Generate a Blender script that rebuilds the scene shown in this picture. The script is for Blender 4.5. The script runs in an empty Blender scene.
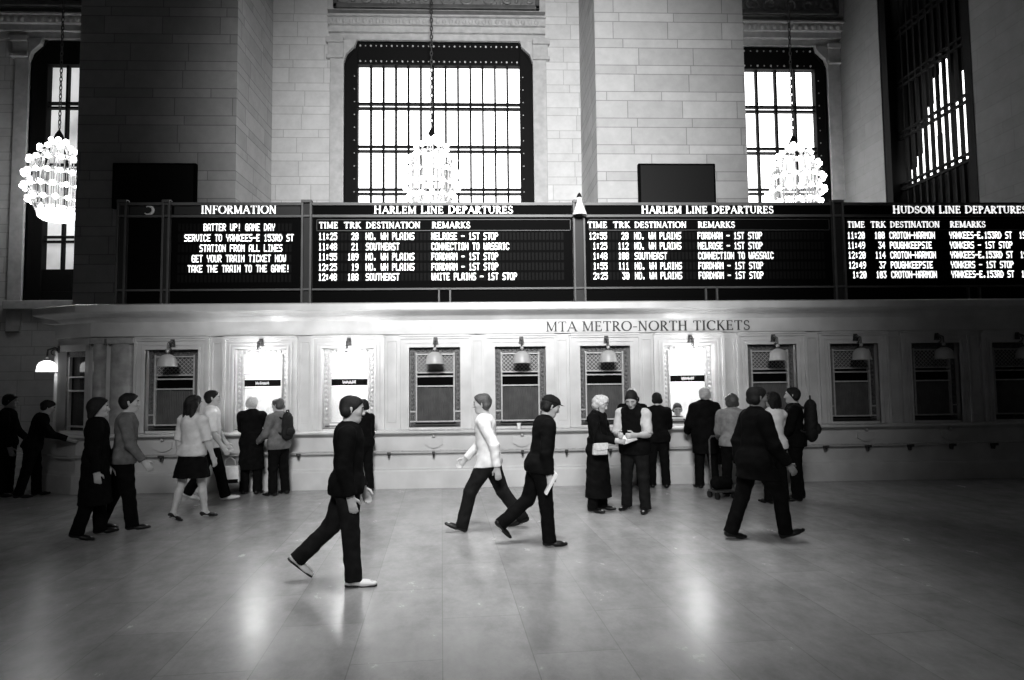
import bpy, math, random
import numpy as np
from mathutils import Vector, Matrix

# ------------------------------------------------------------------ camera, world, lights, exposure
SC = bpy.context.scene
COL = SC.collection
FPX, PITCH, YAW, ROLL, CAMH = 640.0, .0604, .0404, .011, 1.9

def _axes():
    f = Vector((math.sin(YAW)*math.cos(PITCH), math.cos(YAW)*math.cos(PITCH), math.sin(PITCH)))
    r = Vector((math.cos(YAW), -math.sin(YAW), 0)); u = r.cross(f)
    c, s = math.cos(ROLL), math.sin(ROLL)
    return c*r - s*u, s*r + c*u, f
CR, CU, CF = _axes()
cam_d = bpy.data.cameras.new('camera')
cam_d.sensor_width = 36; cam_d.sensor_fit = 'HORIZONTAL'; cam_d.lens = FPX/1024*36
cam_d.clip_start = .1; cam_d.clip_end = 300
cam = bpy.data.objects.new('camera', cam_d); COL.objects.link(cam)
M = Matrix((CR, CU, -CF)).transposed().to_4x4(); M.translation = (0, 0, CAMH)
cam.matrix_world = M
SC.camera = cam

def at(px, py, Y):
    """a point of the photograph laid on the wall plane y = Y"""
    d = CF + (px-512)/FPX*CR - (py-340)/FPX*CU
    return Vector((0, 0, CAMH)) + d*(Y/d.y)

SC.view_settings.view_transform = 'Standard'
SC.view_settings.look = 'None'
SC.view_settings.gamma = 1
SC.view_settings.use_curve_mapping = False
SC.view_settings.exposure = 0.0
SC.cycles.max_bounces = 6
SC.cycles.diffuse_bounces = 3
SC.cycles.sample_clamp_indirect = 3.0

W = bpy.data.worlds.new('hall_gloom'); SC.world = W; W.use_nodes = True
W.node_tree.nodes['Background'].inputs[0].default_value = (1, 1, 1, 1)
W.node_tree.nodes['Background'].inputs[1].default_value = .018

def spot(name, loc, target, power, angle, blend, radius):
    d = bpy.data.lights.new(name, 'SPOT'); d.energy = power; d.spot_size = math.radians(angle)
    d.spot_blend = blend; d.shadow_soft_size = radius
    o = bpy.data.objects.new(name, d); COL.objects.link(o); o.location = loc
    o.rotation_euler = (Vector(target)-Vector(loc)).to_track_quat('-Z', 'Y').to_euler()
    return o

def area(name, loc, target, power, sx, sy, spread=180):
    d = bpy.data.lights.new(name, 'AREA'); d.energy = power; d.shape = 'RECTANGLE'; d.size = sx; d.size_y = sy
    d.spread = math.radians(spread)
    o = bpy.data.objects.new(name, d); COL.objects.link(o); o.location = loc
    o.rotation_euler = (Vector(target)-Vector(loc)).to_track_quat('-Z', 'Y').to_euler()
    return o

# added fill spots with no lamp seen, soft cones imitating lens vignetting: ticket wall, upper bays, and the floor before the counter
spot('fill_spot_booth', (-0.6, -3.0, 8.0), (-0.1, 12.0, 2.4), 9800, 51, 1.0, 1.8)
spot('fill_spot_bay', (0.6, -2.0, 8.0), (0.6, 17.5, 7.9), 27000, 50, 1.0, 1.8)
spot('fill_spot_floor', (0.2, 6.0, 13.0), (0.35, 7.2, 0.0), 7000, 37, 1.0, 1.5)

# ------------------------------------------------------------------ materials
MATS = {}
def _new(name):
    m = bpy.data.materials.new(name); m.use_nodes = True
    return m, m.node_tree.nodes, m.node_tree.links, m.node_tree.nodes['Principled BSDF']

def mat(name, v, rough=.6, metal=0, spec=.5, var=0, scale=8, bump=0, bscale=60):
    """grey surface with an optional slow tone variation and fine bump"""
    if name in MATS: return MATS[name]
    m, n, l, b = _new(name)
    b.inputs['Base Color'].default_value = (v, v, v, 1)
    b.inputs['Roughness'].default_value = rough; b.inputs['Metallic'].default_value = metal
    b.inputs['Specular IOR Level'].default_value = spec
    tc = n.new('ShaderNodeTexCoord')
    if var:
        t = n.new('ShaderNodeTexNoise'); t.inputs['Scale'].default_value = scale; t.inputs['Detail'].default_value = 5
        l.new(tc.outputs['Object'], t.inputs['Vector'])
        r = n.new('ShaderNodeMapRange'); r.inputs[1].default_value = .3; r.inputs[2].default_value = .7
        r.inputs[3].default_value = v*(1-var); r.inputs[4].default_value = v*(1+var)
        l.new(t.outputs['Fac'], r.inputs[0]); l.new(r.outputs[0], b.inputs['Base Color'])
    if bump:
        t2 = n.new('ShaderNodeTexNoise'); t2.inputs['Scale'].default_value = bscale; t2.inputs['Detail'].default_value = 4
        l.new(tc.outputs['Object'], t2.inputs['Vector'])
        bp = n.new('ShaderNodeBump'); bp.inputs['Strength'].default_value = bump; bp.inputs['Distance'].default_value = .01
        l.new(t2.outputs['Fac'], bp.inputs['Height']); l.new(bp.outputs[0], b.inputs['Normal'])
    MATS[name] = m
    return m

def emit(name, v, s):
    if name in MATS: return MATS[name]
    m, n, l, b = _new(name)
    b.inputs['Base Color'].default_value = (v, v, v, 1)
    b.inputs['Emission Color'].default_value = (1, 1, 1, 1); b.inputs['Emission Strength'].default_value = s
    b.inputs['Roughness'].default_value = .4
    MATS[name] = m
    return m

def daylight_glass(name, s, lo=.85):
    """sky-lit frosted glazing, each light of glass a little different"""
    m, n, l, b = _new(name)
    b.inputs['Base Color'].default_value = (.6, .6, .6, 1); b.inputs['Roughness'].default_value = .25
    b.inputs['Emission Color'].default_value = (1, 1, 1, 1)
    tc = n.new('ShaderNodeTexCoord'); t = n.new('ShaderNodeTexNoise'); t.inputs['Scale'].default_value = .7
    t.inputs['Detail'].default_value = 3
    l.new(tc.outputs['Object'], t.inputs['Vector'])
    r = n.new('ShaderNodeMapRange'); r.inputs[1].default_value = .3; r.inputs[2].default_value = .6
    r.inputs[3].default_value = s*lo; r.inputs[4].default_value = s
    l.new(t.outputs['Fac'], r.inputs[0]); l.new(r.outputs[0], b.inputs['Emission Strength'])
    return m

def glass(name, a=.14):
    m, n, l, b = _new(name)
    n.remove(b); out = n['Material Output']
    tr = n.new('ShaderNodeBsdfTransparent'); gl = n.new('ShaderNodeBsdfGlossy'); gl.inputs['Roughness'].default_value = .05
    mx = n.new('ShaderNodeMixShader'); mx.inputs[0].default_value = a
    l.new(tr.outputs[0], mx.inputs[1]); l.new(gl.outputs[0], mx.inputs[2]); l.new(mx.outputs[0], out.inputs['Surface'])
    return m

def ashlar(name, v, tall, short, length, var=.12, joint=.55, jw=.012, rough=.75):
    """coursed stone: a tall course and a thin course in turn, blocks of differing tone, darker joints"""
    m, n, l, b = _new(name)
    b.inputs['Roughness'].default_value = rough; b.inputs['Specular IOR Level'].default_value = .25
    def math_(op, a, c=None, d=None):
        q = n.new('ShaderNodeMath'); q.operation = op
        for i, z in enumerate((a, c, d)):
            if z is None: continue
            if isinstance(z, (int, float)): q.inputs[i].default_value = z
            else: l.new(z, q.inputs[i])
        return q.outputs[0]
    tc = n.new('ShaderNodeTexCoord'); g = n.new('ShaderNodeNewGeometry')
    s = n.new('ShaderNodeSeparateXYZ'); l.new(tc.outputs['Object'], s.inputs[0])
    sn = n.new('ShaderNodeSeparateXYZ'); l.new(g.outputs['True Normal'], sn.inputs[0])
    side = math_('GREATER_THAN', math_('ABSOLUTE', sn.outputs[0]), .7)
    u = math_('ADD', math_('MULTIPLY', s.outputs[1], side), math_('MULTIPLY', s.outputs[0], math_('SUBTRACT', 1.0, side)))
    z = s.outputs[2]; per = tall+short
    k = math_('FLOOR', math_('DIVIDE', z, per)); zr = math_('SUBTRACT', z, math_('MULTIPLY', k, per))
    up = math_('GREATER_THAN', zr, tall)
    row = math_('ADD', math_('MULTIPLY', k, 2.0), up)
    w1 = n.new('ShaderNodeTexWhiteNoise'); w1.noise_dimensions = '1D'; l.new(row, w1.inputs['W'])
    uu = math_('ADD', math_('DIVIDE', u, length), w1.outputs['Value'])
    bi = math_('FLOOR', uu); fr = math_('SUBTRACT', uu, bi)
    w2 = n.new('ShaderNodeTexWhiteNoise'); w2.noise_dimensions = '2D'
    cb = n.new('ShaderNodeCombineXYZ'); l.new(bi, cb.inputs[0]); l.new(row, cb.inputs[1]); l.new(cb.outputs[0], w2.inputs['Vector'])
    # joints
    jz = math_('MINIMUM', math_('MINIMUM', zr, math_('SUBTRACT', per, zr)), math_('ABSOLUTE', math_('SUBTRACT', zr, tall)))
    ju = math_('MULTIPLY', math_('MINIMUM', fr, math_('SUBTRACT', 1.0, fr)), length)
    jm = math_('LESS_THAN', math_('MINIMUM', jz, ju), jw)
    no = n.new('ShaderNodeTexNoise'); no.inputs['Scale'].default_value = 3; no.inputs['Detail'].default_value = 8
    no.inputs['Roughness'].default_value = .7
    l.new(tc.outputs['Object'], no.inputs['Vector'])
    tone = math_('ADD', math_('MULTIPLY', math_('SUBTRACT', w2.outputs['Value'], .5), 2*var), 1.0)
    tone = math_('MULTIPLY', tone, math_('ADD', math_('MULTIPLY', no.outputs['Fac'], .5), .75))
    tone = math_('MULTIPLY', tone, math_('SUBTRACT', 1.0, math_('MULTIPLY', jm, joint)))
    l.new(math_('MULTIPLY', tone, v), b.inputs['Base Color'])
    MATS[name] = m
    return m

def floor_mat():
    m, n, l, b = _new('marble_floor')
    tc = n.new('ShaderNodeTexCoord'); mp = n.new('ShaderNodeMapping'); l.new(tc.outputs['Object'], mp.inputs[0])
    mp.inputs['Rotation'].default_value = (0, 0, math.radians(90-4))
    br = n.new('ShaderNodeTexBrick'); l.new(mp.outputs[0], br.inputs['Vector'])
    br.inputs['Color1'].default_value = (.30, .30, .30, 1); br.inputs['Color2'].default_value = (.35, .35, .35, 1)
    br.inputs['Mortar'].default_value = (.25, .25, .25, 1); br.inputs['Scale'].default_value = 1
    br.inputs['Mortar Size'].default_value = .004; br.inputs['Brick Width'].default_value = 1.5; br.inputs['Row Height'].default_value = .62
    no = n.new('ShaderNodeTexNoise'); no.inputs['Scale'].default_value = 1.6; no.inputs['Detail'].default_value = 9; no.inputs['Roughness'].default_value = .75
    mp2 = n.new('ShaderNodeMapping'); mp2.inputs['Scale'].default_value = (1.2, 1.6, 1); l.new(mp.outputs[0], mp2.inputs[0]); l.new(mp2.outputs[0], no.inputs['Vector'])
    r = n.new('ShaderNodeMapRange'); r.inputs[1].default_value = .3; r.inputs[2].default_value = .7; r.inputs[3].default_value = .7; r.inputs[4].default_value = 1.2
    l.new(no.outputs['Fac'], r.inputs[0])
    mx = n.new('ShaderNodeMix'); mx.data_type = 'RGBA'; mx.blend_type = 'MULTIPLY'; mx.inputs[0].default_value = 1
    l.new(br.outputs['Color'], mx.inputs[6]); l.new(r.outputs[0], mx.inputs[7]); l.new(mx.outputs[2], b.inputs['Base Color'])
    r2 = n.new('ShaderNodeMapRange'); r2.inputs[3].default_value = .15; r2.inputs[4].default_value = .34
    l.new(no.outputs['Fac'], r2.inputs[0]); l.new(r2.outputs[0], b.inputs['Roughness'])
    b.inputs['Specular IOR Level'].default_value = .45
    return m

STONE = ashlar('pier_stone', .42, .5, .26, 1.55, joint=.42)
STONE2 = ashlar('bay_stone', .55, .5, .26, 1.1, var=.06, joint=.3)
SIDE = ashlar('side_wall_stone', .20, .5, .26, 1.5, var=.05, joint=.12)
TRIM = mat('trim_stone', .40, .7, var=.15, scale=5)
MARBLE = mat('counter_marble', .56, .35, var=.14, scale=2.2)
MARBLE_D = mat('polished_marble', .36, .12, var=.3, scale=5)
RELIEF = mat('carved_relief', .07, .6, var=.3, scale=4)
BRONZE = mat('bronze_dark', .006, .7, spec=.08)
BRONZE2 = mat('bronze_worn', .05, .4, var=.5, scale=25)
GRILLE = mat('bronze_grille', .10, .45, var=.7, scale=40, bump=.8, bscale=70)
BRASS = mat('brass_pale', .42, .35, var=.15, scale=20)
BLACK = mat('board_black', .0022, .8, spec=.03)
FLAP = mat('board_flap', .0065, .8, spec=.04)
BFRAME = mat('board_frame_metal', .065, .5, spec=.3, var=.2, scale=3)
BLIND = mat('blind_cloth', .09, .7, var=.2, scale=6)
SHADE = mat('shade_unlit_glass', .42, .4)
SHADE_LIT = emit('shade_lit_glass', .9, 30); SHADE_DIM = emit('shade_softly_lit_glass', .9, 2.5)
BULB = emit('bulb_glow', .9, 12)
LED = emit('flap_white', .9, 1.6)
LETTER = emit('header_letter', .9, .9)
SIGN_DARK = mat('sign_letter', .03, .5)
WHITE = mat('white_paint', .8, .6)
GLASS = glass('window_glass', .12)
DAY = daylight_glass('daylight_panes', 3.2)
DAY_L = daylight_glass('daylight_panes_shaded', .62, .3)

# ------------------------------------------------------------------ mesh helper
class MB:
    def __init__(s): s.v = []; s.f = []
    def add(s, vs, fs):
        k = len(s.v); s.v += [tuple(p) for p in vs]; s.f += [tuple(k+i for i in q) for q in fs]
        return s
    def box(s, x0, x1, y0, y1, z0, z1):
        return s.add([(x0,y0,z0),(x1,y0,z0),(x1,y1,z0),(x0,y1,z0),(x0,y0,z1),(x1,y0,z1),(x1,y1,z1),(x0,y1,z1)],
                     [(0,3,2,1),(4,5,6,7),(0,1,5,4),(1,2,6,5),(2,3,7,6),(3,0,4,7)])
    def obox(s, a, b, wdt, thk, up=(0, 0, 1)):
        a, b = Vector(a), Vector(b); d = (b-a).normalized(); u = Vector(up)
        if abs(d.dot(u)) > .95: u = Vector((0, 1, 0))
        r = d.cross(u).normalized(); u = r.cross(d)
        vs = [p+r*i*wdt/2+u*j*thk/2 for p in (a, b) for i, j in ((-1,-1),(1,-1),(1,1),(-1,1))]
        return s.add(vs, [(0,1,2,3),(7,6,5,4),(0,4,5,1),(1,5,6,2),(2,6,7,3),(3,7,4,0)])
    def tube(s, pts, r, n=8, closed=False):
        pts = [Vector(p) for p in pts]; rs = r if isinstance(r, (list, tuple)) else [r]*len(pts)
        k = len(pts); vs = []; prev = None
        for i, p in enumerate(pts):
            t = (pts[(i+1) % k]-pts[i-1]) if closed else (pts[min(i+1, k-1)]-pts[max(i-1, 0)])
            t.normalize()
            u = (prev - t*prev.dot(t)) if prev is not None else (Vector((0,0,1)) if abs(t.z) < .9 else Vector((0,1,0))).cross(t)
            u.normalize(); prev = u; w = t.cross(u)
            vs += [p+rs[i]*(math.cos(2*math.pi*j/n)*u+math.sin(2*math.pi*j/n)*w) for j in range(n)]
        fs = [(i*n+j, i*n+(j+1) % n, ((i+1) % k)*n+(j+1) % n, ((i+1) % k)*n+j) for i in range(k if closed else k-1) for j in range(n)]
        if not closed: fs += [tuple(range(n-1, -1, -1)), tuple((k-1)*n+j for j in range(n))]
        return s.add(vs, fs)
    def lathe(s, prof, c=(0,0,0), n=20, sx=1, sy=1):
        k = len(prof); vs = [(c[0]+r*sx*math.cos(2*math.pi*j/n), c[1]+r*sy*math.sin(2*math.pi*j/n), c[2]+z) for r, z in prof for j in range(n)]
        fs = [(i*n+j, i*n+(j+1) % n, (i+1)*n+(j+1) % n, (i+1)*n+j) for i in range(k-1) for j in range(n)]
        if prof[0][0] > 1e-5: fs.append(tuple(range(n-1, -1, -1)))
        if prof[-1][0] > 1e-5: fs.append(tuple((k-1)*n+j for j in range(n)))
        return s.add(vs, fs)
    def ball(s, c, r, n=10, m=6, sz=1, sy=1):
        return s.lathe([(r*math.sin(math.pi*i/m)+1e-6, -r*sz*math.cos(math.pi*i/m)) for i in range(m+1)], c, n, 1, sy)
    def prism(s, poly, y0, y1):
        """poly in x, z; extruded along y"""
        k = len(poly); vs = [(x, y0, z) for x, z in poly]+[(x, y1, z) for x, z in poly]
        return s.add(vs, [tuple(range(k)), tuple(range(2*k-1, k-1, -1))]+[(i, k+i, k+(i+1) % k, (i+1) % k) for i in range(k)])
    def sweep(s, path, prof):
        """profile (outward offset, z) along a plan path with mitred corners; outward = right-hand side"""
        P = [Vector((p[0], p[1])) for p in path]; vs = []; k = len(prof)
        for i, p in enumerate(P):
            ns = []
            for a, b in ((i-1, i), (i, i+1)):
                if a >= 0 and b < len(P):
                    d = (P[b]-P[a]).normalized(); ns.append(Vector((-d.y, d.x)))
            nn = ns[0] if len(ns) == 1 else (ns[0]+ns[1])/(1+ns[0].dot(ns[1]))
            vs += [(p.x+nn.x*o, p.y+nn.y*o, z) for o, z in prof]
        fs = [(i*k+j, (i+1)*k+j, (i+1)*k+(j+1) % k, i*k+(j+1) % k) for i in range(len(P)-1) for j in range(k)]
        fs += [tuple(range(k)), tuple((len(P)-1)*k+j for j in range(k-1, -1, -1))]
        return s.add(vs, fs)
    def build(s, name, m, parent=None, smooth=False, bevel=0, loc=None):
        me = bpy.data.meshes.new(name); me.from_pydata(s.v, [], s.f); me.update()
        import bmesh
        bm = bmesh.new(); bm.from_mesh(me); bmesh.ops.recalc_face_normals(bm, faces=bm.faces)
        if smooth:
            for f in bm.faces: f.smooth = True
            for e in bm.edges:
                if len(e.link_faces) == 2 and e.calc_face_angle(0) > .7: e.smooth = False
        bm.to_mesh(me); bm.free()
        me.materials.append(m)
        o = bpy.data.objects.new(name, me); COL.objects.link(o)
        if parent is not None: o.parent = parent
        if loc: o.location = loc
        if bevel:
            b = o.modifiers.new('bevel', 'BEVEL'); b.width = bevel; b.segments = 2; b.limit_method = 'ANGLE'
        return o

def thing(name, label, cat, loc=(0, 0, 0), rz=0, group=None):
    o = bpy.data.objects.new(name, None); COL.objects.link(o); o.empty_display_size = .1
    o.location = loc; o.rotation_euler = (0, 0, rz)
    return tag(o, label, cat, group)
def tag(o, label, cat, group=None, kind='thing'):
    o['label'] = label; o['category'] = cat; o['kind'] = kind
    if group: o['group'] = group
    return o
def struct(o, label=None, cat=None):
    o['kind'] = 'structure'
    if label: o['label'] = label
    if cat: o['category'] = cat
    return o
def copy_part(src, parent, loc=None):
    o = src.copy(); COL.objects.link(o); o.parent = parent
    if loc is not None: o.location = loc
    return o

# ------------------------------------------------------------------ the setting
DF, DB, YW, YB = 17.3, 20.15, 11.75, 11.55       # pier fronts, window wall, ticket wall, board front
XS = at(840, 100, DB).x                            # right side wall
ZT = 17.0
m = MB().box(-30, 30, -6, 24, -.2, 0)
struct(m.build('floor', floor_mat()), 'grey polished stone slab floor of the station hall', 'floor')

px0, px1 = at(77, 150, DF).x, at(236, 150, DF).x
qx0, qx1 = at(597, 150, DF).x, at(747, 150, DF).x
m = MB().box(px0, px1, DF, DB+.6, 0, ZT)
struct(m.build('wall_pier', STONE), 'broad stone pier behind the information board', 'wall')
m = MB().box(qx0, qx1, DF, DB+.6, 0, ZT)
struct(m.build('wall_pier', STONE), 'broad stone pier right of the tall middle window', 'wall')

mw0, mw1 = at(344, 100, DB).x, at(533, 100, DB).x
mz1 = at(440, 42, DB).z; mz0 = 4.2
lw0, lw1 = at(29.5, 100, DB).x, px0+1.5
lz1, lz0 = at(50, 40, DB).z, at(40, 301, DB).z
rw0, rw1 = qx1-.6, at(828, 110, DB).x
rz1, rz0 = at(790, 47, DB).z, 4.2
wl = at(-260, 150, DB).x
m = MB()
for a, b in ((wl, lw0), (lw1, mw0), (mw1, rw0), (rw1, XS+.3)): m.box(a, b, DB, DB+.5, 0, ZT)
for a, b, z0, z1 in ((lw0, lw1, lz0, lz1), (mw0, mw1, mz0, mz1), (rw0, rw1, rz0, rz1)):
    m.box(a, b, DB, DB+.5, 0, z0); m.box(a, b, DB, DB+.5, z1, ZT)
struct(m.build('wall_back', STONE2), 'pale coursed stone wall holding the tall windows', 'wall')

# the side wall on the right with its own tall window
sy0, sy1 = 14.56, 18.0
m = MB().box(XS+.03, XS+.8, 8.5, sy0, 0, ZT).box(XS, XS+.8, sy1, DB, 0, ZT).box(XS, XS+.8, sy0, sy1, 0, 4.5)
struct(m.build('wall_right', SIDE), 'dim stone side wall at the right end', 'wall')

def tall_window(num, x0, x1, z0, z1, panes, zs, ft, label, bx=.42, pm=DAY, studs=True):
    """bronze window set in the wall plane: surround, upright bars, doubled cross bars, glass"""
    t = thing('window_%d' % num, label, 'window', ((x0+x1)/2, DB, z0)); t['kind'] = 'structure'
    w = (x1-x0)/2; h = z1-z0
    m = MB().box(-w, -w+bx, .06, .5, 0, h).box(w-bx, w, .06, .5, 0, h).box(-w+bx, w-bx, .06, .5, h-ft, h).box(-w+bx, w-bx, .06, .5, 0, .3)
    for s in (-1, 1): m.prism([(s*w, h), (s*(w-.5), h), (s*w, h-.75)], .0, .06)
    m.build('surround', BRONZE, t, bevel=.02)
    m = MB(); iw = w-bx; n = panes
    for i in range(1, n):
        x = -iw+2*iw*i/n
        m.box(x-.032, x+.032, .16, .40, .3, h-ft)
    m.build('mullion_grid', BRONZE, t)
    m = MB()
    for z in zs:
        for dz in (-.075, .075): m.box(-iw, iw, .14, .42, z-z0+dz-.028, z-z0+dz+.028)
    m.build('cross_bars', BRONZE, t)
    if studs:
        m = MB(); k = n+2
        for zz in (h-.12, h-ft+.1):
            for i in range(2*k+1):
                x = -w+.5+(2*w-1)*i/(2*k)
                m.ball((x, .05, zz), .035 if i % 2 == 0 else .022, 6, 4)
        for i in range(14):
            m.ball((-w+bx-.1, .05, h-ft-.4-i*.42), .022, 6, 4); m.ball((w-bx+.1, .05, h-ft-.4-i*.42), .022, 6, 4)
        m.build('rosette_glints', BRASS, t)  # pale studs on the rosettes, standing for glints of light
    MB().box(-iw, iw, .30, .34, .28, h-ft).build('glazing', pm, t)
    return t

bz = [at(440, y, DB).z for y in (104, 147, 190)] + [at(440, y, DB).z for y in (233, 276)]
tall_window(1, mw0, mw1, mz0, mz1, 13, bz, at(440, 42, DB).z-at(440, 64, DB).z, 'wide bright window with upright bronze bars in the middle bay', .42)
bzr = [at(790, y, DB).z for y in (107, 149, 190, 230)]
tall_window(2, rw0, rw1, rz0, rz1, 6, bzr, .72, 'narrow bright window beside the right stone pier', .36)
bzl = [at(60, y, DB).z for y in (103, 165, 238)]
lw = tall_window(3, lw0, lw1, lz0, lz1, 7, bzl, .75, 'narrow dim window left of the information board', .48, DAY_L, False)
m = MB().box(-(lw1-lw0)/2+.5, (lw1-lw0)/2-.5, .1, .45, .3, 1.0)
m.build('bottom_panel', BRONZE, lw)

# stone surround of the windows: sills, corbels at the top corners, entablature with relief panel
m = MB().box(lw0-.45, lw1, DB-.22, DB+.1, lz0-.28, lz0)
struct(m.build('trim_1', TRIM, bevel=.03), 'pale stone sill under the narrow left window', 'sill')
def bay_trim(i, x0, x1, wx0, wx1, ztop, label):
    m = MB()
    g = lambda y: at(440, y+(5.5 if y < 30 else 1), DB).z-mz1+ztop
    m.box(x0, x1, DB-.10, DB+.1, ztop, g(35)); m.box(x0, x1, DB-.22, DB+.1, g(35), g(25)); m.box(x0, x1, DB-.34, DB+.1, g(25), g(18.5))
    m.box(x0, x1, DB-.46, DB+.1, g(18.5), g(17)); m.box(x0, x1, DB-.40, DB+.1, g(12), ZT)
    z = (g(24.5)+g(19))/2
    k = int((x1-x0)/.21)
    for j in range(k): m.ball((x0+.1+j*.21, DB-.34, z), .075, 8, 6, 1.25)
    t = m.build('trim_%d' % i, TRIM)
    struct(t, label, 'trim')
    f = MB(); zf0, zf1 = g(11.5), g(-22); a, b = x0+.2, x1-.2
    for p in ((a, b, zf0, zf0+.13), (a, b, zf1-.1, zf1), (a, a+.13, zf0, zf1), (b-.13, b, zf0, zf1)): f.box(p[0], p[1], DB-.52, DB-.38, p[2], p[3])
    f.build('panel_moulding', RELIEF, t, bevel=.02)
    rng = random.Random(i); r = MB(); r.box(a, b, DB-.43, DB-.41, zf0, zf1)
    nx = max(2, int((b-a)/.62))
    for j in range(nx):
        for row in range(3):
            cx = a+.35+(b-a-.7)*j/(nx-1); cz = zf0+.32+row*.42; s = 1 if (j+row) % 2 else -1
            pts = [(cx+s*(.03+.24*u)*math.cos(2.6*math.pi*u+j), DB-.46, cz+(.03+.2*u)*math.sin(2.6*math.pi*u+j)) for u in [q/16 for q in range(17)]]
            r.tube(pts, [.022+.03*math.sin(math.pi*q/16) for q in range(17)], 6)
            for q in range(3):
                an = rng.random()*6.28
                r.ball((cx+.27*math.cos(an), DB-.45, cz+.2*math.sin(an)), .05+.03*rng.random(), 6, 4)
    r.build('scroll_relief', mat('relief_highlights', .16, .5, var=.2), t, True)
    c = MB()
    for s, x, e in ((-1, wx0, x0), (1, wx1, x1)):
        if abs(e-x) < .15: continue
        c.prism([(x, ztop-.02), (x-s*.42, ztop), (x-s*.36, ztop-.2), (x-s*.1, ztop-.45), (x, ztop-.75)], DB-.14, DB+.04)
        o = .55*s
        c.box(min(x, x+o), max(x, x+o), DB-.2, DB+.1, ztop-.12, ztop+.06); c.box(min(x, x+o*.9), max(x, x+o*.9), DB-.14, DB+.1, ztop-.55, ztop-.12)
        c.box(min(x, x+o), max(x, x+o), DB-.18, DB+.1, ztop-.62, ztop-.52); c.box(min(x, x+o*.8), max(x, x+o*.8), DB-.07, DB+.1, 3.5, ztop-.6)
    c.build('corbel', TRIM, t, bevel=.02)
bay_trim(2, at(270, 60, DB).x+1.9, at(545, 60, DB).x, mw0, mw1, mz1, 'moulded stone lintel with carved scroll panel above the middle window')
bay_trim(3, qx1-.5, XS, rw0, rw1, rz1, 'moulded stone lintel with carved panel over the narrow right window')
bay_trim(4, wl, px0+.8, lw0, lw1, lz1, 'dim stone lintel over the narrow left window')

# side window: deep bronze uprights seen at a slant, some of its glass dark
t = thing('window_4', 'tall dark side window with thin bright slits, right end', 'window', (XS, (sy0+sy1)/2, 4.5)); t['kind'] = 'structure'
hw, hh = (sy1-sy0)/2, ZT-4.5
m = MB().box(.02, .7, -hw, -hw+.25, 0, hh).box(.02, .7, hw-.3, hw, 0, hh)
m.build('surround', BRONZE, t)
m = MB(); nb = 11
for i in range(1, nb):
    y = -hw+.25+(2*hw-.55)*i/nb
    m.box(.28, .36, y-.035, y+.035, 0, hh)
m.build('mullion_grid', BRONZE, t)
m = MB()
for z in (1.15, 2.65, 4.15, 5.65, 7.15):
    m.box(.26, .34, -hw+.25, hw-.3, z, z+.06); m.box(.26, .34, -hw+.25, hw-.3, z+.18, z+.24)
m.build('cross_bars', BRONZE, t)
MB().box(.66, .70, -hw+.25, hw-.3, 0, hh).build('dark_glazing', mat('dark_glass', .008, .6, spec=.1), t)
rng = random.Random(5)
for i, (z0, z1) in enumerate(((2.9, 4.9), (2.95, 3.9), (2.9, 5.2), (2.9, 4.5), (2.9, 3.1), (2.9, 5.8), (3.9, 5.5), (2.9, 4.8), (2.9, 4.3), (2.9, 3.6), (2.9, 3.3))):
    y = -hw+.25+(2*hw-.55)*(i+.5)/nb
    MB().box(.60, .63, y-.13, y+.13, z0, z1).build('sunlit_pane', DAY, t)
for y in (-.6, .2, .75): MB().box(.60, .63, y-.1, y+.1, 8.3, 9.6).build('sunlit_pane', DAY, t)

# ------------------------------------------------------------------ ticket booth
PATH = [(XS-.02, YW), (-7.05, YW), (-7.95, 12.21), (-8.2, 12.9), (-8.2, 16.5)]
NW = 11
WX = [-5.6355+1.5647*i for i in range(NW)]
OW, OZ0, OZ1 = .465, 1.035, 2.49
m = MB(); xs = [-7.05]+[x for c in WX for x in (c-OW, c+OW)]+[XS]
for i in range(0, len(xs), 2): m.box(xs[i], xs[i+1], YW, YW+.28, .9, 2.75)
for c in WX: m.box(c-OW, c+OW, YW, YW+.28, OZ1, 2.75); m.box(c-OW, c+OW, YW, YW+.28, .9, OZ0)
A0, A1 = Vector((-7.05, YW, 0)), Vector((-7.95, 12.21, 0)); AD = (A1-A0).normalized(); AN = Vector((AD.y, -AD.x, 0)); AN = AN if AN.y < 0 else -AN
AL = (A1-A0).length
def apt(u, o, z): return A0+AD*u+AN*o+Vector((0, 0, z))
def aslab(mb, u0, u1, o0, o1, z0, z1):
    vs = [apt(u, o, z) for z in (z0, z1) for u, o in ((u0, o0), (u1, o0), (u1, o1), (u0, o1))]
    mb.add(vs, [(0,1,2,3),(7,6,5,4),(0,4,5,1),(1,5,6,2),(2,6,7,3),(3,7,4,0)])
aw0, aw1 = .12, .92
for u0, u1, z0, z1 in ((0, aw0, .9, 2.75), (aw1, AL, .9, 2.75), (aw0, aw1, OZ1, 2.75), (aw0, aw1, .9, OZ0)): aslab(m, u0, u1, -.2, 0, z0, z1)
m.sweep(PATH[2:], [(0, .9), (0, 2.75), (-.2, 2.75), (-.2, .9)])
struct(m.build('wall_ticket_booth', MARBLE), 'pale stone ticket booth wall pierced by a row of windows', 'wall')
m = MB().sweep(PATH, [(0, 2.73), (.05, 2.73), (.06, 2.98), (.10, 3.02), (.14, 3.07), (.24, 3.11), (.36, 3.13), (.38, 3.15), (.38, 3.26), (.30, 3.285), (-.5, 3.285), (-.5, 2.73)])
m.box(-8.15, XS, YW+.3, 16.5, 3.0, 3.2)  # unseen booth roof, put in so that light does not leak
struct(m.build('trim_5', MARBLE), 'moulded stone cornice running along the top of the ticket booth', 'cornice')
m = MB().box(-8.2, XS, 13.9, 14.1, 0, 3.0)
struct(m.build('wall_booth_rear', mat('booth_rear', .05, .8)), 'dark rear wall inside the ticket booth', 'wall')

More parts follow.
